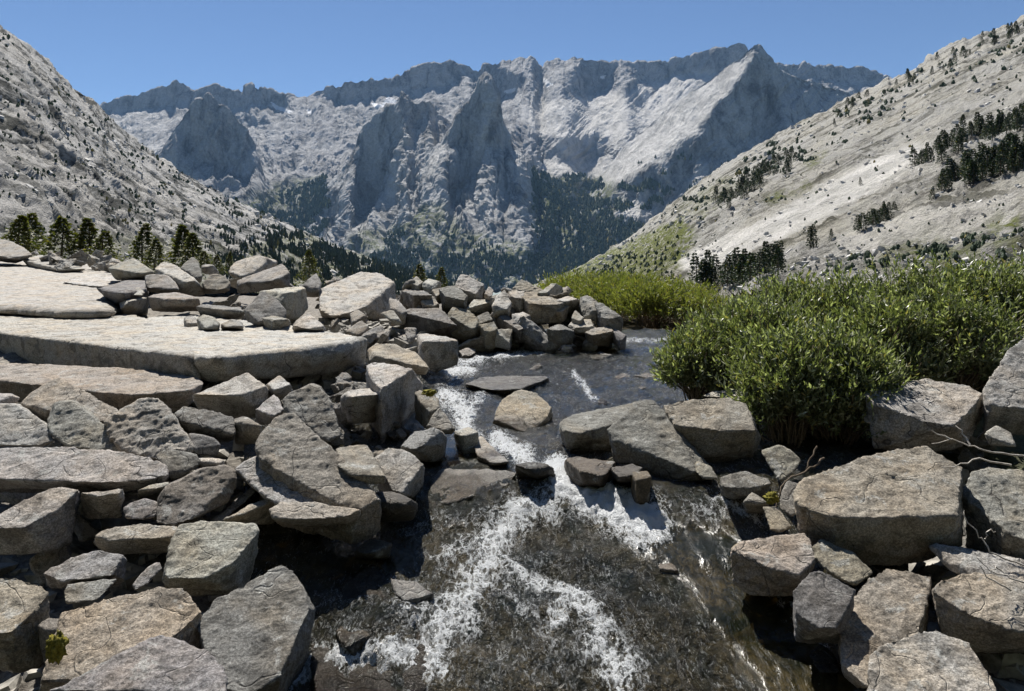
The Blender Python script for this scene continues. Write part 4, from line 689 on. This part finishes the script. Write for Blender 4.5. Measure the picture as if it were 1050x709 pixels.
C('tan rock left of the black-fronted block', 'y', [(444, 298), (450, 296), (456, 299), (448, 304)], [(456, 308), (446, 308)], 312, gy=.4)
C('grey slab at the left of the wall above the dark boulder', 'p', [(433, 310), (437, 304), (444, 304), (449, 313), (440, 314)], [(448, 318)], 322, gy=.6)
C('dark block in the upper left of the wall', 'k', [(415, 299), (424, 296), (434, 299), (441, 303), (425, 303)], [(418, 312), (434, 316), (440, 308)], 318, gy=.1)
C('small pale rock beside the low pine', 'w', [(421, 290), (427, 284), (433, 289), (428, 293)], [(432, 297), (423, 297)], 300, gy=.4)
finish_rocks()

# filler stones jammed between the traced ones: a few shapes, copied
def base_stone(k):
    rng = random.Random(900 + k); P = np.array([[rng.gauss(0, 1), rng.gauss(0, .8), rng.gauss(0, .6)] for _ in range(8)]); P /= np.linalg.norm(P, axis=1)[:, None]; P *= np.array([.56, .42, .28])
    bm = hull_bm(P, 1., rng, 4); me = bpy.data.meshes.new('stone'); bm.to_mesh(me); bm.free(); o = link('stone', me)
    m = o.modifiers.new('r', 'REMESH'); m.mode = 'VOXEL'; m.voxel_size = .014
    bpy.context.view_layer.update(); r = bpy.data.meshes.new_from_object(o.evaluated_get(bpy.context.evaluated_depsgraph_get())); bpy.data.objects.remove(o)
    n = len(r.vertices); c = np.empty(n * 3); r.vertices.foreach_get('co', c); c = c.reshape(-1, 3); nr = np.empty(n * 3); r.vertices.foreach_get('normal', nr); nr = nr.reshape(-1, 3)
    c = c + nr * (.05 * fbm(c * 2.5 + k * 9, 3) + .015 * pnoise(c * 18))[:, None]; r.vertices.foreach_set('co', c.astype(np.float32).ravel()); r.polygons.foreach_set('use_smooth', np.ones(len(r.polygons), bool)); r.materials.clear(); r.materials.append(M_ROCK); r.update()
    return r
BASES = [base_stone(k) for k in range(7)]
def fillers(n, poly, depth, size, label, group, tints, sink=.15, seed=1):
    rng = random.Random(seed); xs = [p[0] for p in poly]; ys = [p[1] for p in poly]; k = 0
    while k < n:
        px, py = rng.uniform(min(xs), max(xs)), rng.uniform(min(ys), max(ys))
        if not inpoly(np.array([px]), np.array([py]), poly)[0]: continue
        k += 1; Y = depth(px, py); s = rng.uniform(*size) * (1 if rng.random() < .7 else 1.5); o = link('stone', BASES[rng.randrange(7)])
        o.location = ((px - CX) / F * Y, Y, (HY - py) / F * Y - sink * s); o.scale = (s, s * rng.uniform(.8, 1.2), s * rng.uniform(.7, 1.1)); o.rotation_euler = (rng.uniform(-.8, .8), rng.uniform(-.8, .8), rng.uniform(0, 6.28))
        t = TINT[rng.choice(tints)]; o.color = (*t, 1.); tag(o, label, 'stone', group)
fillers(42, [(13, 425), (190, 430), (260, 425), (380, 440), (420, 500), (360, 560), (250, 560), (150, 570), (20, 560)], lambda x, y: YG(y) + .45, (.18, .4), 'small angular stone jammed in a gap of the left boulder pile', 'gap stones of the left pile', 'gkyp', seed=3)
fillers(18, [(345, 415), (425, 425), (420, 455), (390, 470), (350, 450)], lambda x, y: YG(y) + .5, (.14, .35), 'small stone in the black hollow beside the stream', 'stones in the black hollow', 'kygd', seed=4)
fillers(46, [(400, 300), (470, 290), (540, 300), (600, 310), (640, 340), (600, 350), (440, 358), (410, 335)], lambda x, y: YC(y + 4) + .5, (.4, 1.1), 'small rock filling the boulder wall across the stream', 'filling rocks of the boulder wall', 'gkypw', seed=5)
fillers(48, [(150, 285), (250, 275), (330, 285), (420, 295), (415, 335), (385, 350), (345, 335), (200, 322)], lambda x, y: 14.6 + (322 - y) * .16 if y < 322 else YT(y) + .3, (.2, .5), 'loose pale stone scattered on the terrace rubble', 'loose stones of the terrace', 'wpgy', seed=6)
fillers(24, [(740, 485), (800, 470), (830, 540), (880, 560), (960, 580), (990, 640), (880, 610), (800, 560)], lambda x, y: YG(y) + .4, (.15, .34), 'small stone between the boulders of the right bank', 'gap stones of the right bank', 'kyg', seed=8)
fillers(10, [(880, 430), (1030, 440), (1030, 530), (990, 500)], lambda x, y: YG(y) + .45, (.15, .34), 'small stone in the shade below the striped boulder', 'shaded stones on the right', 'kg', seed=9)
fillers(24, [(30, 256), (130, 263), (150, 276), (110, 274), (60, 267)], lambda x, y: 34 - (y - 256) * .6, (.35, 1.), 'pale rubble stone along the back edge of the white bedrock', 'rubble behind the white bedrock', 'wpwg', seed=10)
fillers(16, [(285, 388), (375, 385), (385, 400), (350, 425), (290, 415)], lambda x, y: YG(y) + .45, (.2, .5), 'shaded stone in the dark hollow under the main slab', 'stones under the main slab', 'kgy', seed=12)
# ------------------------------------------------------------------ leaves and plants
def leaves(pos, axis, L, Wd, rng):
    """one folded lance-shaped quad per leaf"""
    n = len(pos); axis = axis / (np.linalg.norm(axis, axis=1)[:, None] + 1e-9)
    side = np.cross(axis, rng.normal(size=(n, 3))); side /= np.linalg.norm(side, axis=1)[:, None] + 1e-9; up = np.cross(side, axis)
    L = L[:, None]; Wd = Wd[:, None]
    v = np.stack([pos, pos + axis * L * .45 + side * Wd + up * Wd * .35, pos + axis * L, pos + axis * L * .45 - side * Wd + up * Wd * .35], 1).reshape(-1, 3)
    return v, np.arange(4 * n).reshape(n, 4)
def shrub(name, label, cat, group, base, rx, ry, h, nsprig, leafL, mat, seed, per=12, low=.12):
    rng = np.random.default_rng(seed); e = bpy.data.objects.new(name, None); COL.objects.link(e); e.location = base; e.empty_display_size = .2
    tag(e, label, cat, group)
    d = rng.normal(size=(nsprig * 3, 3)); d /= np.linalg.norm(d, axis=1)[:, None]; d[:, 2] = np.abs(d[:, 2]) * 1.1 - .25
    r = rng.uniform(.2, 1, len(d)) ** .38
    lump = 1 + .34 * fbm(d * 1.9 + seed, 3) + .16 * pnoise(d * 7 + seed)
    p = d * (r * lump)[:, None] * np.array([rx, ry, h * .55]); p[:, 2] += h * .47; p[:, 2] += (p[:, 2] < .4 * h) * (p[:, 2] - .4 * h) * .25
    keep = (pnoise(p * 3.2 / max(h, .6) + seed * 3.1) > -.18) & (p[:, 2] > low * h) ; p = p[keep][:nsprig]; d = d[keep][:nsprig]; r = r[keep][:nsprig]; n = len(p)
    ax = d * np.array([.6, .6, .4]) + np.array([0, 0, 1.0]) + rng.normal(size=(n, 3)) * .34; ax /= np.linalg.norm(ax, axis=1)[:, None]
    SL = leafL * rng.uniform(2.2, 5.6, n)
    t = np.tile(np.linspace(.05, 1, per), n); pos = np.repeat(p, per, 0) + np.repeat(ax * SL[:, None], per, 0) * t[:, None]
    la = np.repeat(ax, per, 0) * .95 + rng.normal(size=(n * per, 3)) * .5
    Ls = leafL * rng.uniform(.65, 1.25, n * per); v, f = leaves(pos, la, Ls, Ls * rng.uniform(.13, .19, n * per), rng)
    link('foliage', mesh_np('foliage', v, f, mat, False), e)
    parts = []; k = min(n, 150)
    for i in rng.choice(n, k, replace=False):
        q = p[i] + ax[i] * SL[i] * (.6 if r[i] < .9 else 1.35); m = np.array([q[0] * .35, q[1] * .35, q[2] * .5]) + rng.normal(size=3) * .04 * h
        b = np.array([rng.uniform(-.18, .18) * rx, rng.uniform(-.18, .18) * ry, -.1]); parts.append(tube([b, m, q], [.011, .008, .003], 4))
    v, f = joinvq(parts); link('stem', mesh_np('stem', v, f, M_STEM, True), e)
    return e
def at(px, Y, z): return ((px - CX) / F * Y, Y, z)
WG = 'willow shrubs on the right bank'
for i, (px, Y, ptop, pbot, rpx, lab, n) in enumerate([
    (716, 8.6, 356, 422, 36, 'low leafy willow at the stream end of the right bank thicket', 1300),
    (762, 8.9, 322, 432, 58, 'willow shrub rising behind the split boulder', 2400),
    (806, 7.6, 362, 482, 48, 'willow shrub drooping over the wedged triangular stone', 2400),
    (815, 9.5, 304, 440, 66, 'willow shrub with pale grey glints in the middle of the thicket', 2800),
    (858, 7.7, 350, 482, 52, 'willow shrub just left of the striped boulder', 2600),
    (872, 9.3, 298, 440, 70, 'willow shrub with twigs standing above the middle of the thicket', 3000),
    (786, 8.4, 326, 455, 50, 'willow shrub leaning over the gap behind the triangular stone', 2000),
    (905, 8.5, 322, 445, 48, 'willow shrub whose branches touch the top of the striped boulder', 1900),
    (930, 9.2, 288, 440, 76, 'broad willow shrub behind the striped boulder', 3600),
    (1000, 9.6, 276, 430, 80, 'tall willow shrub at the back beside the right edge', 3600),
    (975, 8.7, 315, 420, 56, 'willow shrub between striped boulder and pale edge boulder', 2200),
    (1075, 9.7, 272, 430, 84, 'willow shrub cut by the right edge of the photo', 2600)]):
    zb = (HY - pbot) / F * Y; h = (pbot - ptop) / F * Y
    shrub('willow_shrub', lab, 'shrub', WG, at(px, Y, zb), rpx / F * Y, min(rpx / F * Y, .75), h, int(n * .8), .069, M_WILLOW, 40 + i, low=-.05)
for i, (px, Y, ptop, pbot, rpx, lab, n) in enumerate([
    (588, 24, 292, 322, 40, 'pale green willow behind the square block of the wall', 1200), (628, 22, 294, 330, 42, 'pale green willow above the right end of the boulder wall', 1500),
    (668, 20, 299, 340, 44, 'yellow-green willow over the far bend of the stream', 1700), (702, 21, 303, 340, 36, 'small willow at the right end of the far thicket', 1200),
    (648, 27, 290, 320, 46, 'willow at the back of the far thicket', 1200)]):
    zb = (HY - pbot) / F * Y; h = (pbot - ptop) / F * Y
    shrub('willow_shrub', lab, 'shrub', 'willow shrubs by the far bend', at(px, Y, zb), rpx / F * Y, 1.6, h, n, .105, M_WILLOW2, 70 + i, per=10, low=.05)

def conifer_mesh(seed, n, full=.24, leaf=.06, lean=0., mat=M_CONIF, lo=.06):
    """unit-high crown of drooping needle sprays in whorls, ragged outline"""
    rng = np.random.default_rng(seed); t = rng.uniform(0, 1, n) ** .8; z = lo + (1 - lo) * t
    ang = rng.uniform(0, 2 * np.pi, n); whorl = np.round(z * 11) / 11; z = z * .45 + whorl * .55 + rng.normal(size=n) * .012
    prof = full * np.clip((1.02 - z), 0, 1) ** .8 * (1 + .35 * np.sin(ang * 3 + z * 21 + seed)) * (.75 + .5 * rng.random(n)); r = prof * rng.uniform(.15, 1, n) ** .5
    p = np.stack([np.cos(ang) * r + lean * z * z, np.sin(ang) * r, z - r * .25], 1)
    ax = np.stack([np.cos(ang), np.sin(ang), rng.uniform(-.5, .55, n)], 1) + rng.normal(size=(n, 3)) * .35
    L = leaf * rng.uniform(.6, 1.4, n); v, f = leaves(p, ax, L, L * .38, rng)
    return mesh_np('crown', v, f, mat, False)
tv, tf = tube([(0, 0, -.06), (0, 0, .4), (0, 0, .9)], [.022, .015, .004], 6)
ME_TRUNK = mesh_np('trunk', tv, tf, M_BARK, True)
CONS = [conifer_mesh(i, 520, full=(.20, .26, .17, .23)[i], lean=(0, .04, -.03, .06)[i]) for i in range(4)]
PINES = [conifer_mesh(20 + i, 1500, full=(.30, .36, .26)[i], leaf=.055, lean=(.03, -.05, .08)[i], mat=M_CONIF2, lo=.0) for i in range(3)]
ROUND = conifer_mesh(33, 1800, full=.42, leaf=.05, mat=M_CONIF2, lo=-.05)
def tree(name, label, cat, group, loc, h, me, wide=1., rot=0., tilt=0.):
    e = bpy.data.objects.new(name, None); COL.objects.link(e); e.location = loc; e.scale = (h * wide, h * wide, h); e.rotation_euler = (0, tilt, rot); tag(e, label, cat, group)
    link('crown', me, e); link('trunk', ME_TRUNK, e); return e
rng = random.Random(21)
# yellow-green pines behind the terrace
for px, pt, pb, Y, k, w, lab in [(17, 222, 268, 52, 0, 1.1, 'bushy pine cut by the left edge behind the terrace'), (30, 220, 268, 60, 1, .9, 'bushy pine second from the left behind the terrace'), (62, 224, 272, 55, 1, 1.0, 'wide low pine behind the white bedrock sheet'), (92, 226, 274, 56, 2, 1.1, 'upright pine with dark stem left of the leaning pine'), (104, 238, 272, 48, 1, 1.2, 'low bushy pine at the foot of the upright pine'), (146, 231, 272, 62, 2, 1.0, 'dark leaning pine above the tilted triangular boulder'), (158, 246, 276, 52, 0, 1.1, 'short pine right of the dark leaning pine'), (188, 233, 278, 60, 2, 1.1, 'tall dark pine behind the crystal-shaped boulder'), (199, 240, 278, 58, 0, 1.1, 'tall pine joined to the right of the dark tall pine'), (209, 258, 276, 55, 1, 1.2, 'small pine bush right of the joined tall pines'), (222, 262, 280, 52, 0, 1.1, 'small pine bush above the low pale stone'), (235, 259, 276, 62, 2, .8, 'tiny slender pine beside the white-topped block')]:
    z = (HY - pb) / F * Y
    tree('pine_tree', lab, 'pine', 'pines behind the terrace', at(px, Y, z), (pb - pt) / F * Y, PINES[k], w * 1.35, rng.uniform(0, 6), rng.uniform(-.13, .16))
tree('juniper_tree', 'round dense dark green juniper standing alone behind the terrace', 'tree', None, at(317, 48, (HY - 288) / F * 48), 31 / F * 48, ROUND, 1.0, 1.)
for px, Y, pt, lab in [(431, 42, 272, 'low pine poking up behind the left of the boulder wall'), (452, 46, 275, 'small pine behind the highest pale rock of the wall')]:
    tree('pine_tree', lab, 'pine', 'low pines behind the wall', at(px, Y, (HY - 300) / F * Y), (300 - pt) / F * Y, PINES[0], 1.2, px)

# conifers of the right slope
def nearest(surf, px, py):
    d = (surf[0] - px) ** 2 + (surf[1] - py) ** 2; i = int(np.argmin(d)); return surf[2][i]
RS = [s for s in SURF if s[3].startswith('hillside')][1]; LS = [s for s in SURF if s[3].startswith('hillside')][0]
def grow(n, poly, hpx, label, group, surf, seed, wide=1.):
    r = random.Random(seed); xs = [p[0] for p in poly]; ys = [p[1] for p in poly]; k = 0
    while k < n:
        px, py = r.uniform(min(xs), max(xs)), r.uniform(min(ys), max(ys))
        if not inpoly(np.array([px]), np.array([py]), poly)[0]: continue
        k += 1; p = nearest(surf, px, py); h = r.uniform(*hpx) / F * p[1]
        tree('conifer_tree', label, 'conifer', group, (p[0], p[1], p[2] - .02 * h), h, CONS[r.randrange(4)], wide * r.uniform(.85, 1.3), r.uniform(0, 6.28), r.uniform(-.12, .12))
grow(58, [(935, 172), (960, 150), (1000, 132), (1037, 122), (1060, 118), (1060, 138), (1037, 140), (1000, 150), (975, 165), (940, 175)], (11, 23), 'dark conifer in the upper band crossing the right slope', 'conifers of the upper band', RS, 1, 1.3)
grow(60, [(955, 196), (985, 180), (1010, 168), (1037, 158), (1070, 150), (1070, 165), (1037, 178), (1000, 190), (965, 200)], (15, 29), 'dark conifer in the lower band crossing the right slope', 'conifers of the lower band', RS, 2, 1.25)
grow(58, [(728, 210), (750, 196), (775, 180), (800, 164), (815, 160), (818, 172), (800, 184), (775, 198), (745, 215)], (8, 16), 'dark conifer in the long patch left on the right slope', 'conifers of the left patch', RS, 3, 1.3)
grow(14, [(868, 240), (885, 232), (905, 222), (920, 215), (920, 224), (895, 236)], (10, 20), 'dark conifer in the cluster below the pale slab', 'conifers below the pale slab', RS, 4, 1.2)
grow(40, [(692, 296), (715, 292), (745, 288), (775, 282), (800, 272), (804, 280), (770, 296), (720, 302)], (19, 36), 'tall dark conifer in the row behind the willow thicket', 'conifers behind the willows', RS, 5, 1.1)
grow(44, [(850, 120), (875, 104), (903, 90), (934, 76), (971, 56), (1005, 40), (1037, 28), (1060, 16), (1060, 34), (1000, 56), (940, 90), (880, 116), (855, 130)], (5, 11), 'small conifer along the skyline of the right slope', 'conifers of the right skyline', RS, 6, 1.4)
for px, py, h, lab in [(830, 253, 22, 'lone conifer above the left part of the willow thicket'), (834, 254, 24, 'conifer touching the lone one above the willow thicket'), (852, 246, 12, 'small single conifer above the middle of the willow thicket'), (883, 190, 9, 'tiny bare tree alone on the bright pale slab'), (955, 205, 15, 'single grey-green conifer left of the lower band'), (905, 248, 10, 'short conifer right of the cluster below the pale slab')]:
    p = nearest(RS, px, py); tree('conifer_tree', lab, 'conifer', None, (p[0], p[1], p[2] - .2), h / F * p[1], CONS[px % 4], 1.1, px)
# uncountable scrub and woods, one mesh each
def cones(pts, hs, seed, fat=.3, bl=False):
    r = np.random.default_rng(seed); n = len(pts); k = 5; a = np.arange(k) * 2 * np.pi / k
    rad = hs * fat * r.uniform(.7, 1.3, n); rot = r.uniform(0, 6, n)
    ring = lambda z, s: np.stack([pts[:, None, 0] + np.cos(a + rot[:, None]) * rad[:, None] * s * r.uniform(.7, 1.3, (n, k)), pts[:, None, 1] + np.sin(a + rot[:, None]) * rad[:, None] * s, pts[:, None, 2] + hs[:, None] * z + 0 * a], -1)
    V = np.concatenate([ring(-.1, .8), ring(.22, 1.), ring(.6, .55 if not bl else .8), ring(1., .04 if not bl else .3)], 1)
    b = np.arange(n)[:, None] * 4 * k; fs = []
    for lv in range(3):
        for j in range(k): fs.append(np.concatenate([b + lv * k + j, b + lv * k + (j + 1) % k, b + (lv + 1) * k + (j + 1) % k, b + (lv + 1) * k + j], 1))
    return V.reshape(-1, 3), np.concatenate(fs, 0)
def woods(name, jobs, mat, seed, label, cat, fat=.3, bl=False):
    r = np.random.default_rng(seed); PT = []; HS = []
    for surf, poly, n, hpx, thr in jobs:
        ppx, ppy, q = surf[0], surf[1], surf[2]; i = np.where(inpoly(ppx, ppy, poly))[0]
        if thr is not None: i = i[fbm(np.stack([ppx[i] / 16, ppy[i] / 9, np.full(len(i), seed * 1.7)], 1), 3) > thr]
        if len(i) == 0: continue
        i = r.choice(i, min(n, len(i) * 3)); p = q[i].copy(); p[:, :2] += r.normal(size=(len(i), 2)) * (p[:, 1:2] / F * .8); PT.append(p); HS.append(r.uniform(*hpx, len(i)) / F * p[:, 1])
    P = np.concatenate(PT); H = np.concatenate(HS); v, f = cones(P, H, seed, fat, bl)
    return tag(link(name, mesh_np(name, v, f, mat, False)), label, cat, None, 'stuff')
MS = [s for s in SURF if s[3].startswith('mountain')]
jobs = []
for s in MS:
    for poly, n, thr in [([(545, 172), (600, 200), (648, 235), (650, 262), (600, 280), (560, 285), (545, 230)], 7000, -.45), ([(575, 180), (650, 180), (690, 195), (660, 240), (600, 215)], 1400, .1), ([(380, 262), (640, 262), (650, 300), (360, 300)], 8500, -.25), ([(240, 225), (300, 195), (335, 180), (340, 225), (310, 265), (240, 260)], 3800, -.15), ([(400, 240), (450, 230), (520, 258), (510, 275), (380, 270)], 900, .1), ([(110, 190), (230, 195), (240, 250), (120, 240)], 600, .2), ([(640, 165), (760, 150), (720, 220), (640, 260)], 300, .3)]:
        jobs.append((s, poly, n // 2, (2.6, 5.2), thr))
woods('forest', jobs, M_FOREST, 5, 'dark forest on the valley floor and mountain feet', 'forest')
woods('forest', [(LS, [(290, 236), (340, 255), (400, 280), (450, 298), (440, 312), (200, 305), (230, 262)], 2600, (4, 9), -.1), (LS, [(230, 215), (300, 240), (340, 262), (300, 290), (200, 262)], 500, (3, 6), .1), (LS, [(380, 268), (450, 284), (480, 300), (380, 305)], 900, (4, 8), None)], M_CONIF, 7, 'dark woods climbing the foot of the left hillside', 'forest', .24)
woods('scrub', [(LS, [(13, 40), (110, 120), (260, 214), (400, 276), (300, 300), (-20, 290), (-60, 0)], 2300, (1.2, 3.6), .1)], M_FOREST, 8, 'dark scrub dotted over the left hillside', 'scrub', .5, True)
woods('scrub', [(RS, [(570, 290), (640, 250), (740, 175), (850, 112), (1060, 30), (1060, 280), (800, 300), (600, 300)], 520, (1.2, 3.2), .25), (RS, [(700, 205), (800, 140), (1060, 15), (1060, 60), (900, 130), (720, 225)], 420, (1.6, 4.5), .15), (RS, [(570, 296), (640, 262), (700, 240), (690, 300)], 400, (1.6, 4), None), (RS, [(800, 290), (900, 255), (1060, 235), (1060, 280)], 400, (3, 7), .1)], M_FOREST, 9, 'dark scrub dotted over the right hillside', 'scrub', .5, True)

def scree(label, jobs, mat, seed, name='scree', metres=None):
    r = np.random.default_rng(seed); PT = []; SZ = []
    for surf, poly, n, spx, thr in jobs:
        ppx, ppy, q = surf[0], surf[1], surf[2]; i = np.where(inpoly(ppx, ppy, poly))[0]
        if thr is not None: i = i[fbm(np.stack([ppx[i] / 26, ppy[i] / 12, np.full(len(i), seed * 2.3)], 1), 3) > thr]
        i = r.choice(i, min(n, len(i))); p = q[i].copy(); p[:, :2] += r.normal(size=(len(i), 2)) * (p[:, 1:2] / F); PT.append(p); SZ.append((spx[0] + (spx[1] - spx[0]) * r.random(len(i)) ** 3) / F * p[:, 1])
    P = np.concatenate(PT); Z = np.concatenate(SZ); n = len(P)
    if metres: Z = metres[0] + (metres[1] - metres[0]) * r.random(n) ** 3.5
    cu = np.array([[x, y, z] for z in (-.5, .5) for x, y in ((-.5, -.5), (.5, -.5), (.5, .5), (-.5, .5))]); V = cu[None] + r.uniform(-.24, .24, (n, 8, 3)); V *= np.array([1.2, 1., .75]) * r.uniform(.7, 1.3, (n, 1, 3))
    an = r.uniform(0, 6.3, n); ca, sa = np.cos(an)[:, None], np.sin(an)[:, None]; tl = r.normal(size=n)[:, None] * .35
    x = V[..., 0] * ca - V[..., 1] * sa; y = V[..., 0] * sa + V[..., 1] * ca; z = V[..., 2] + tl * x
    V = np.stack([x, y, z], -1) * Z[:, None, None] + P[:, None]; V[..., 2] += .12 * Z[:, None]
    fc = np.array([[0, 3, 2, 1], [4, 5, 6, 7], [0, 1, 5, 4], [1, 2, 6, 5], [2, 3, 7, 6], [3, 0, 4, 7]]); f = (np.arange(n)[:, None, None] * 8 + fc[None]).reshape(-1, 4)
    return tag(link(name, mesh_np(name, V.reshape(-1, 3), f, mat, False)), label, name, None, 'stuff')
scree('loose granite blocks strewn over the right hillside', [(RS, [(575, 290), (640, 250), (744, 172), (850, 112), (1060, 20), (1060, 290), (800, 300)], 1300, (1., 4.2), .15), (RS, [(700, 300), (850, 262), (1060, 235), (1060, 300)], 900, (1.6, 6.), -.1)], M_SCREE, 31)
scree('loose granite blocks strewn over the left hillside', [(LS, [(0, 30), (110, 120), (260, 214), (400, 276), (300, 300), (-20, 290), (-60, 0)], 1500, (1., 4.2), .1)], M_SCREE, 32)

r_ = np.random.default_rng(77); n_ = 9000; gY = r_.uniform(3.9, 15, n_); s_ = r_.random(n_) < .5
gX = np.where(s_, interp(gY, BANK, 1) - r_.random(n_) ** 1.3 * 3.6 + .25, interp(gY, BANK, 2) + r_.random(n_) ** 1.3 * 2.6 - .25)
gz_, _ = ground_z(gX, gY); gq = np.stack([gX, gY, gz_], 1); gq[:, 2] += .07 * fbm(gq * 1.3, 3) + .035 * fbm(gq * 5, 3)
scree('loose gravel lying in the gaps between the boulders', [((CX + gX / gY * F, HY - gz_ / gY * F, gq), [(-3000, -3000), (3000, -3000), (3000, 3000), (-3000, 3000)], n_, (5, 32), None)], M_PEBBLE, 33, 'gravel', (.02, .19))

# driftwood twigs and moss
def twigs(label, lines, Y, r, seed, mat=M_DRIFT):
    rg = np.random.default_rng(seed); parts = []
    for ln in lines:
        pts = [np.array(at(x, Y + dy, (HY - y) / F * (Y + dy))) for x, y, dy in ln]
        fine = [pts[0]]
        for a, b in zip(pts[:-1], pts[1:]):
            for t in (.33, .66, 1.): fine.append(a + (b - a) * t + rg.normal(size=3) * .006)
        parts.append(tube(fine, np.linspace(r, r * .4, len(fine)), 5))
    v, f = joinvq(parts); c = v.mean(0); o = link('branch', mesh_np('branch', v - c, f, mat, True), None, c); tag(o, label, 'branch', None)
twigs('forked bleached branch stretching over the dark gap at the right edge', [[(1070, 470, 0), (1037, 467, 0), (1010, 462, 0), (995, 457, .05), (975, 451, .1), (955, 455, .1)], [(995, 457, .05), (988, 445, .1), (980, 436, .15)], [(1037, 477, 0), (1005, 470, .03), (985, 476, .05), (965, 480, .1)], [(975, 451, .1), (955, 440, .15)]], 5.15, .007, 1)
twigs('thin white curved twig on the right above the bottom boulders', [[(1060, 583, 0), (1037, 576, 0), (1015, 566, .05), (1008, 554, .08), (997, 541, .1), (985, 525, .15)], [(1010, 553, .05), (1015, 546, .05), (1020, 545, .05)]], 4.55, .006, 2)
twigs('tangle of dry dark twigs on the tan boulder at the right edge', [[(1060, 602, 0), (1037, 592, 0), (1015, 585, .05), (1003, 575, .08)], [(1037, 606, 0), (1020, 597, .03), (1005, 580, .05)], [(1030, 588, 0), (1022, 582, .02), (1018, 587, .02)]], 4.42, .006, 3)
twigs('dark gnarled root running from the willow to the huge tan boulder', [[(845, 470, 0), (835, 478, -.1), (820, 486, -.2), (808, 490, -.3), (800, 500, -.4), (796, 520, -.5)], [(838, 458, 0), (830, 470, -.05), (826, 482, -.1)]], 6.3, .009, 4, M_BARK)
def moss(label, px, py, Y, s, seed):
    bm = bmesh.new(); bmesh.ops.create_icosphere(bm, subdivisions=4, radius=1.); me = bpy.data.meshes.new('moss_cushion'); bm.to_mesh(me); bm.free()
    c = np.array([v.co[:] for v in me.vertices]); c *= (1 + .55 * fbm(c * 2.2 + seed, 3) + .22 * pnoise(c * 11))[:, None]; c *= np.array(s)
    me.vertices.foreach_set('co', c.astype(np.float32).ravel()); me.polygons.foreach_set('use_smooth', np.ones(len(me.polygons), bool)); me.materials.append(M_MOSS)
    tag(link('moss_cushion', me, None, at(px, Y, (HY - py) / F * Y)), label, 'moss')
moss('yellow-green moss cushion hanging at the edge of the tan slab', 58, 664, 4.08, (.045, .04, .07), 1)
moss('bright green moss tuft at the left waterline', 440, 403, 7.4, (.06, .05, .03), 2)
moss('small yellow moss tuft between the stones of the right bank', 791, 511, 5.65, (.045, .04, .04), 3)

# ------------------------------------------------------------------ air, sky, sun, camera
hz = bpy.data.materials.new('haze'); hz.use_nodes = True; nt = hz.node_tree; nt.nodes.clear(); ou = nt.nodes.new('ShaderNodeOutputMaterial'); pv = nt.nodes.new('ShaderNodeVolumePrincipled')
pv.inputs['Color'].default_value = (.36, .62, 1., 1); pv.inputs['Density'].default_value = HAZE; pv.inputs['Anisotropy'].default_value = .0; nt.links.new(pv.outputs[0], ou.inputs['Volume'])
bm = bmesh.new(); bmesh.ops.create_cube(bm, size=1.); me = bpy.data.meshes.new('haze'); bm.to_mesh(me); bm.free(); me.materials.append(hz)
zb, zt = -700., 2750.
hb = link('haze', me, None, (0, 7000, (zb + zt) / 2)); hb.scale = (40000, 16000, zt - zb); tag(hb, 'pale blue air between the camera and the far mountains', 'haze', None, 'stuff')
AZ, EL = math.radians(SUN_AZ), math.radians(SUN_EL)             # degrees left of straight ahead, height
sd = Vector((-math.sin(AZ) * math.cos(EL), math.cos(AZ) * math.cos(EL), math.sin(EL)))
L = bpy.data.lights.new('sun', 'SUN'); L.energy = SUN; L.angle = math.radians(.5); L.color = (1., .95, .87)
so = bpy.data.objects.new('sun', L); COL.objects.link(so); so.rotation_euler = sd.to_track_quat('Z', 'Y').to_euler()
w = bpy.data.worlds.new('World'); S.world = w; w.use_nodes = True; nt = w.node_tree; bg = nt.nodes['Background']; sk = nt.nodes.new('ShaderNodeTexSky'); sk.sky_type = 'NISHITA'; sk.sun_disc = False
sk.sun_elevation = EL; sk.sun_rotation = -AZ; sk.altitude = 3000; sk.air_density = 1.; sk.dust_density = .1; sk.ozone_density = 5.
nt.links.new(sk.outputs[0], bg.inputs[0]); bg.inputs[1].default_value = SKYS
cam = bpy.data.cameras.new('camera'); co = bpy.data.objects.new('camera', cam); COL.objects.link(co); co.rotation_euler = (math.pi / 2, 0, 0)
cam.sensor_width = 36; cam.lens = F / 1050 * 36; cam.shift_y = -(354.5 - HY) / 1050; cam.clip_start = .05; cam.clip_end = 60000; S.camera = co
v = S.view_settings; v.view_transform = 'Standard'; v.look = 'None'; v.exposure = EXPO; v.gamma = 1; v.use_curve_mapping = False
S.cycles.max_bounces = 8; S.cycles.diffuse_bounces = 1; S.cycles.use_denoising = DN; S.cycles.glossy_bounces = 3; S.cycles.transparent_max_bounces = 12; S.cycles.volume_bounces = 0; S.cycles.sample_clamp_indirect = 4; S.cycles.sample_clamp_direct = 6
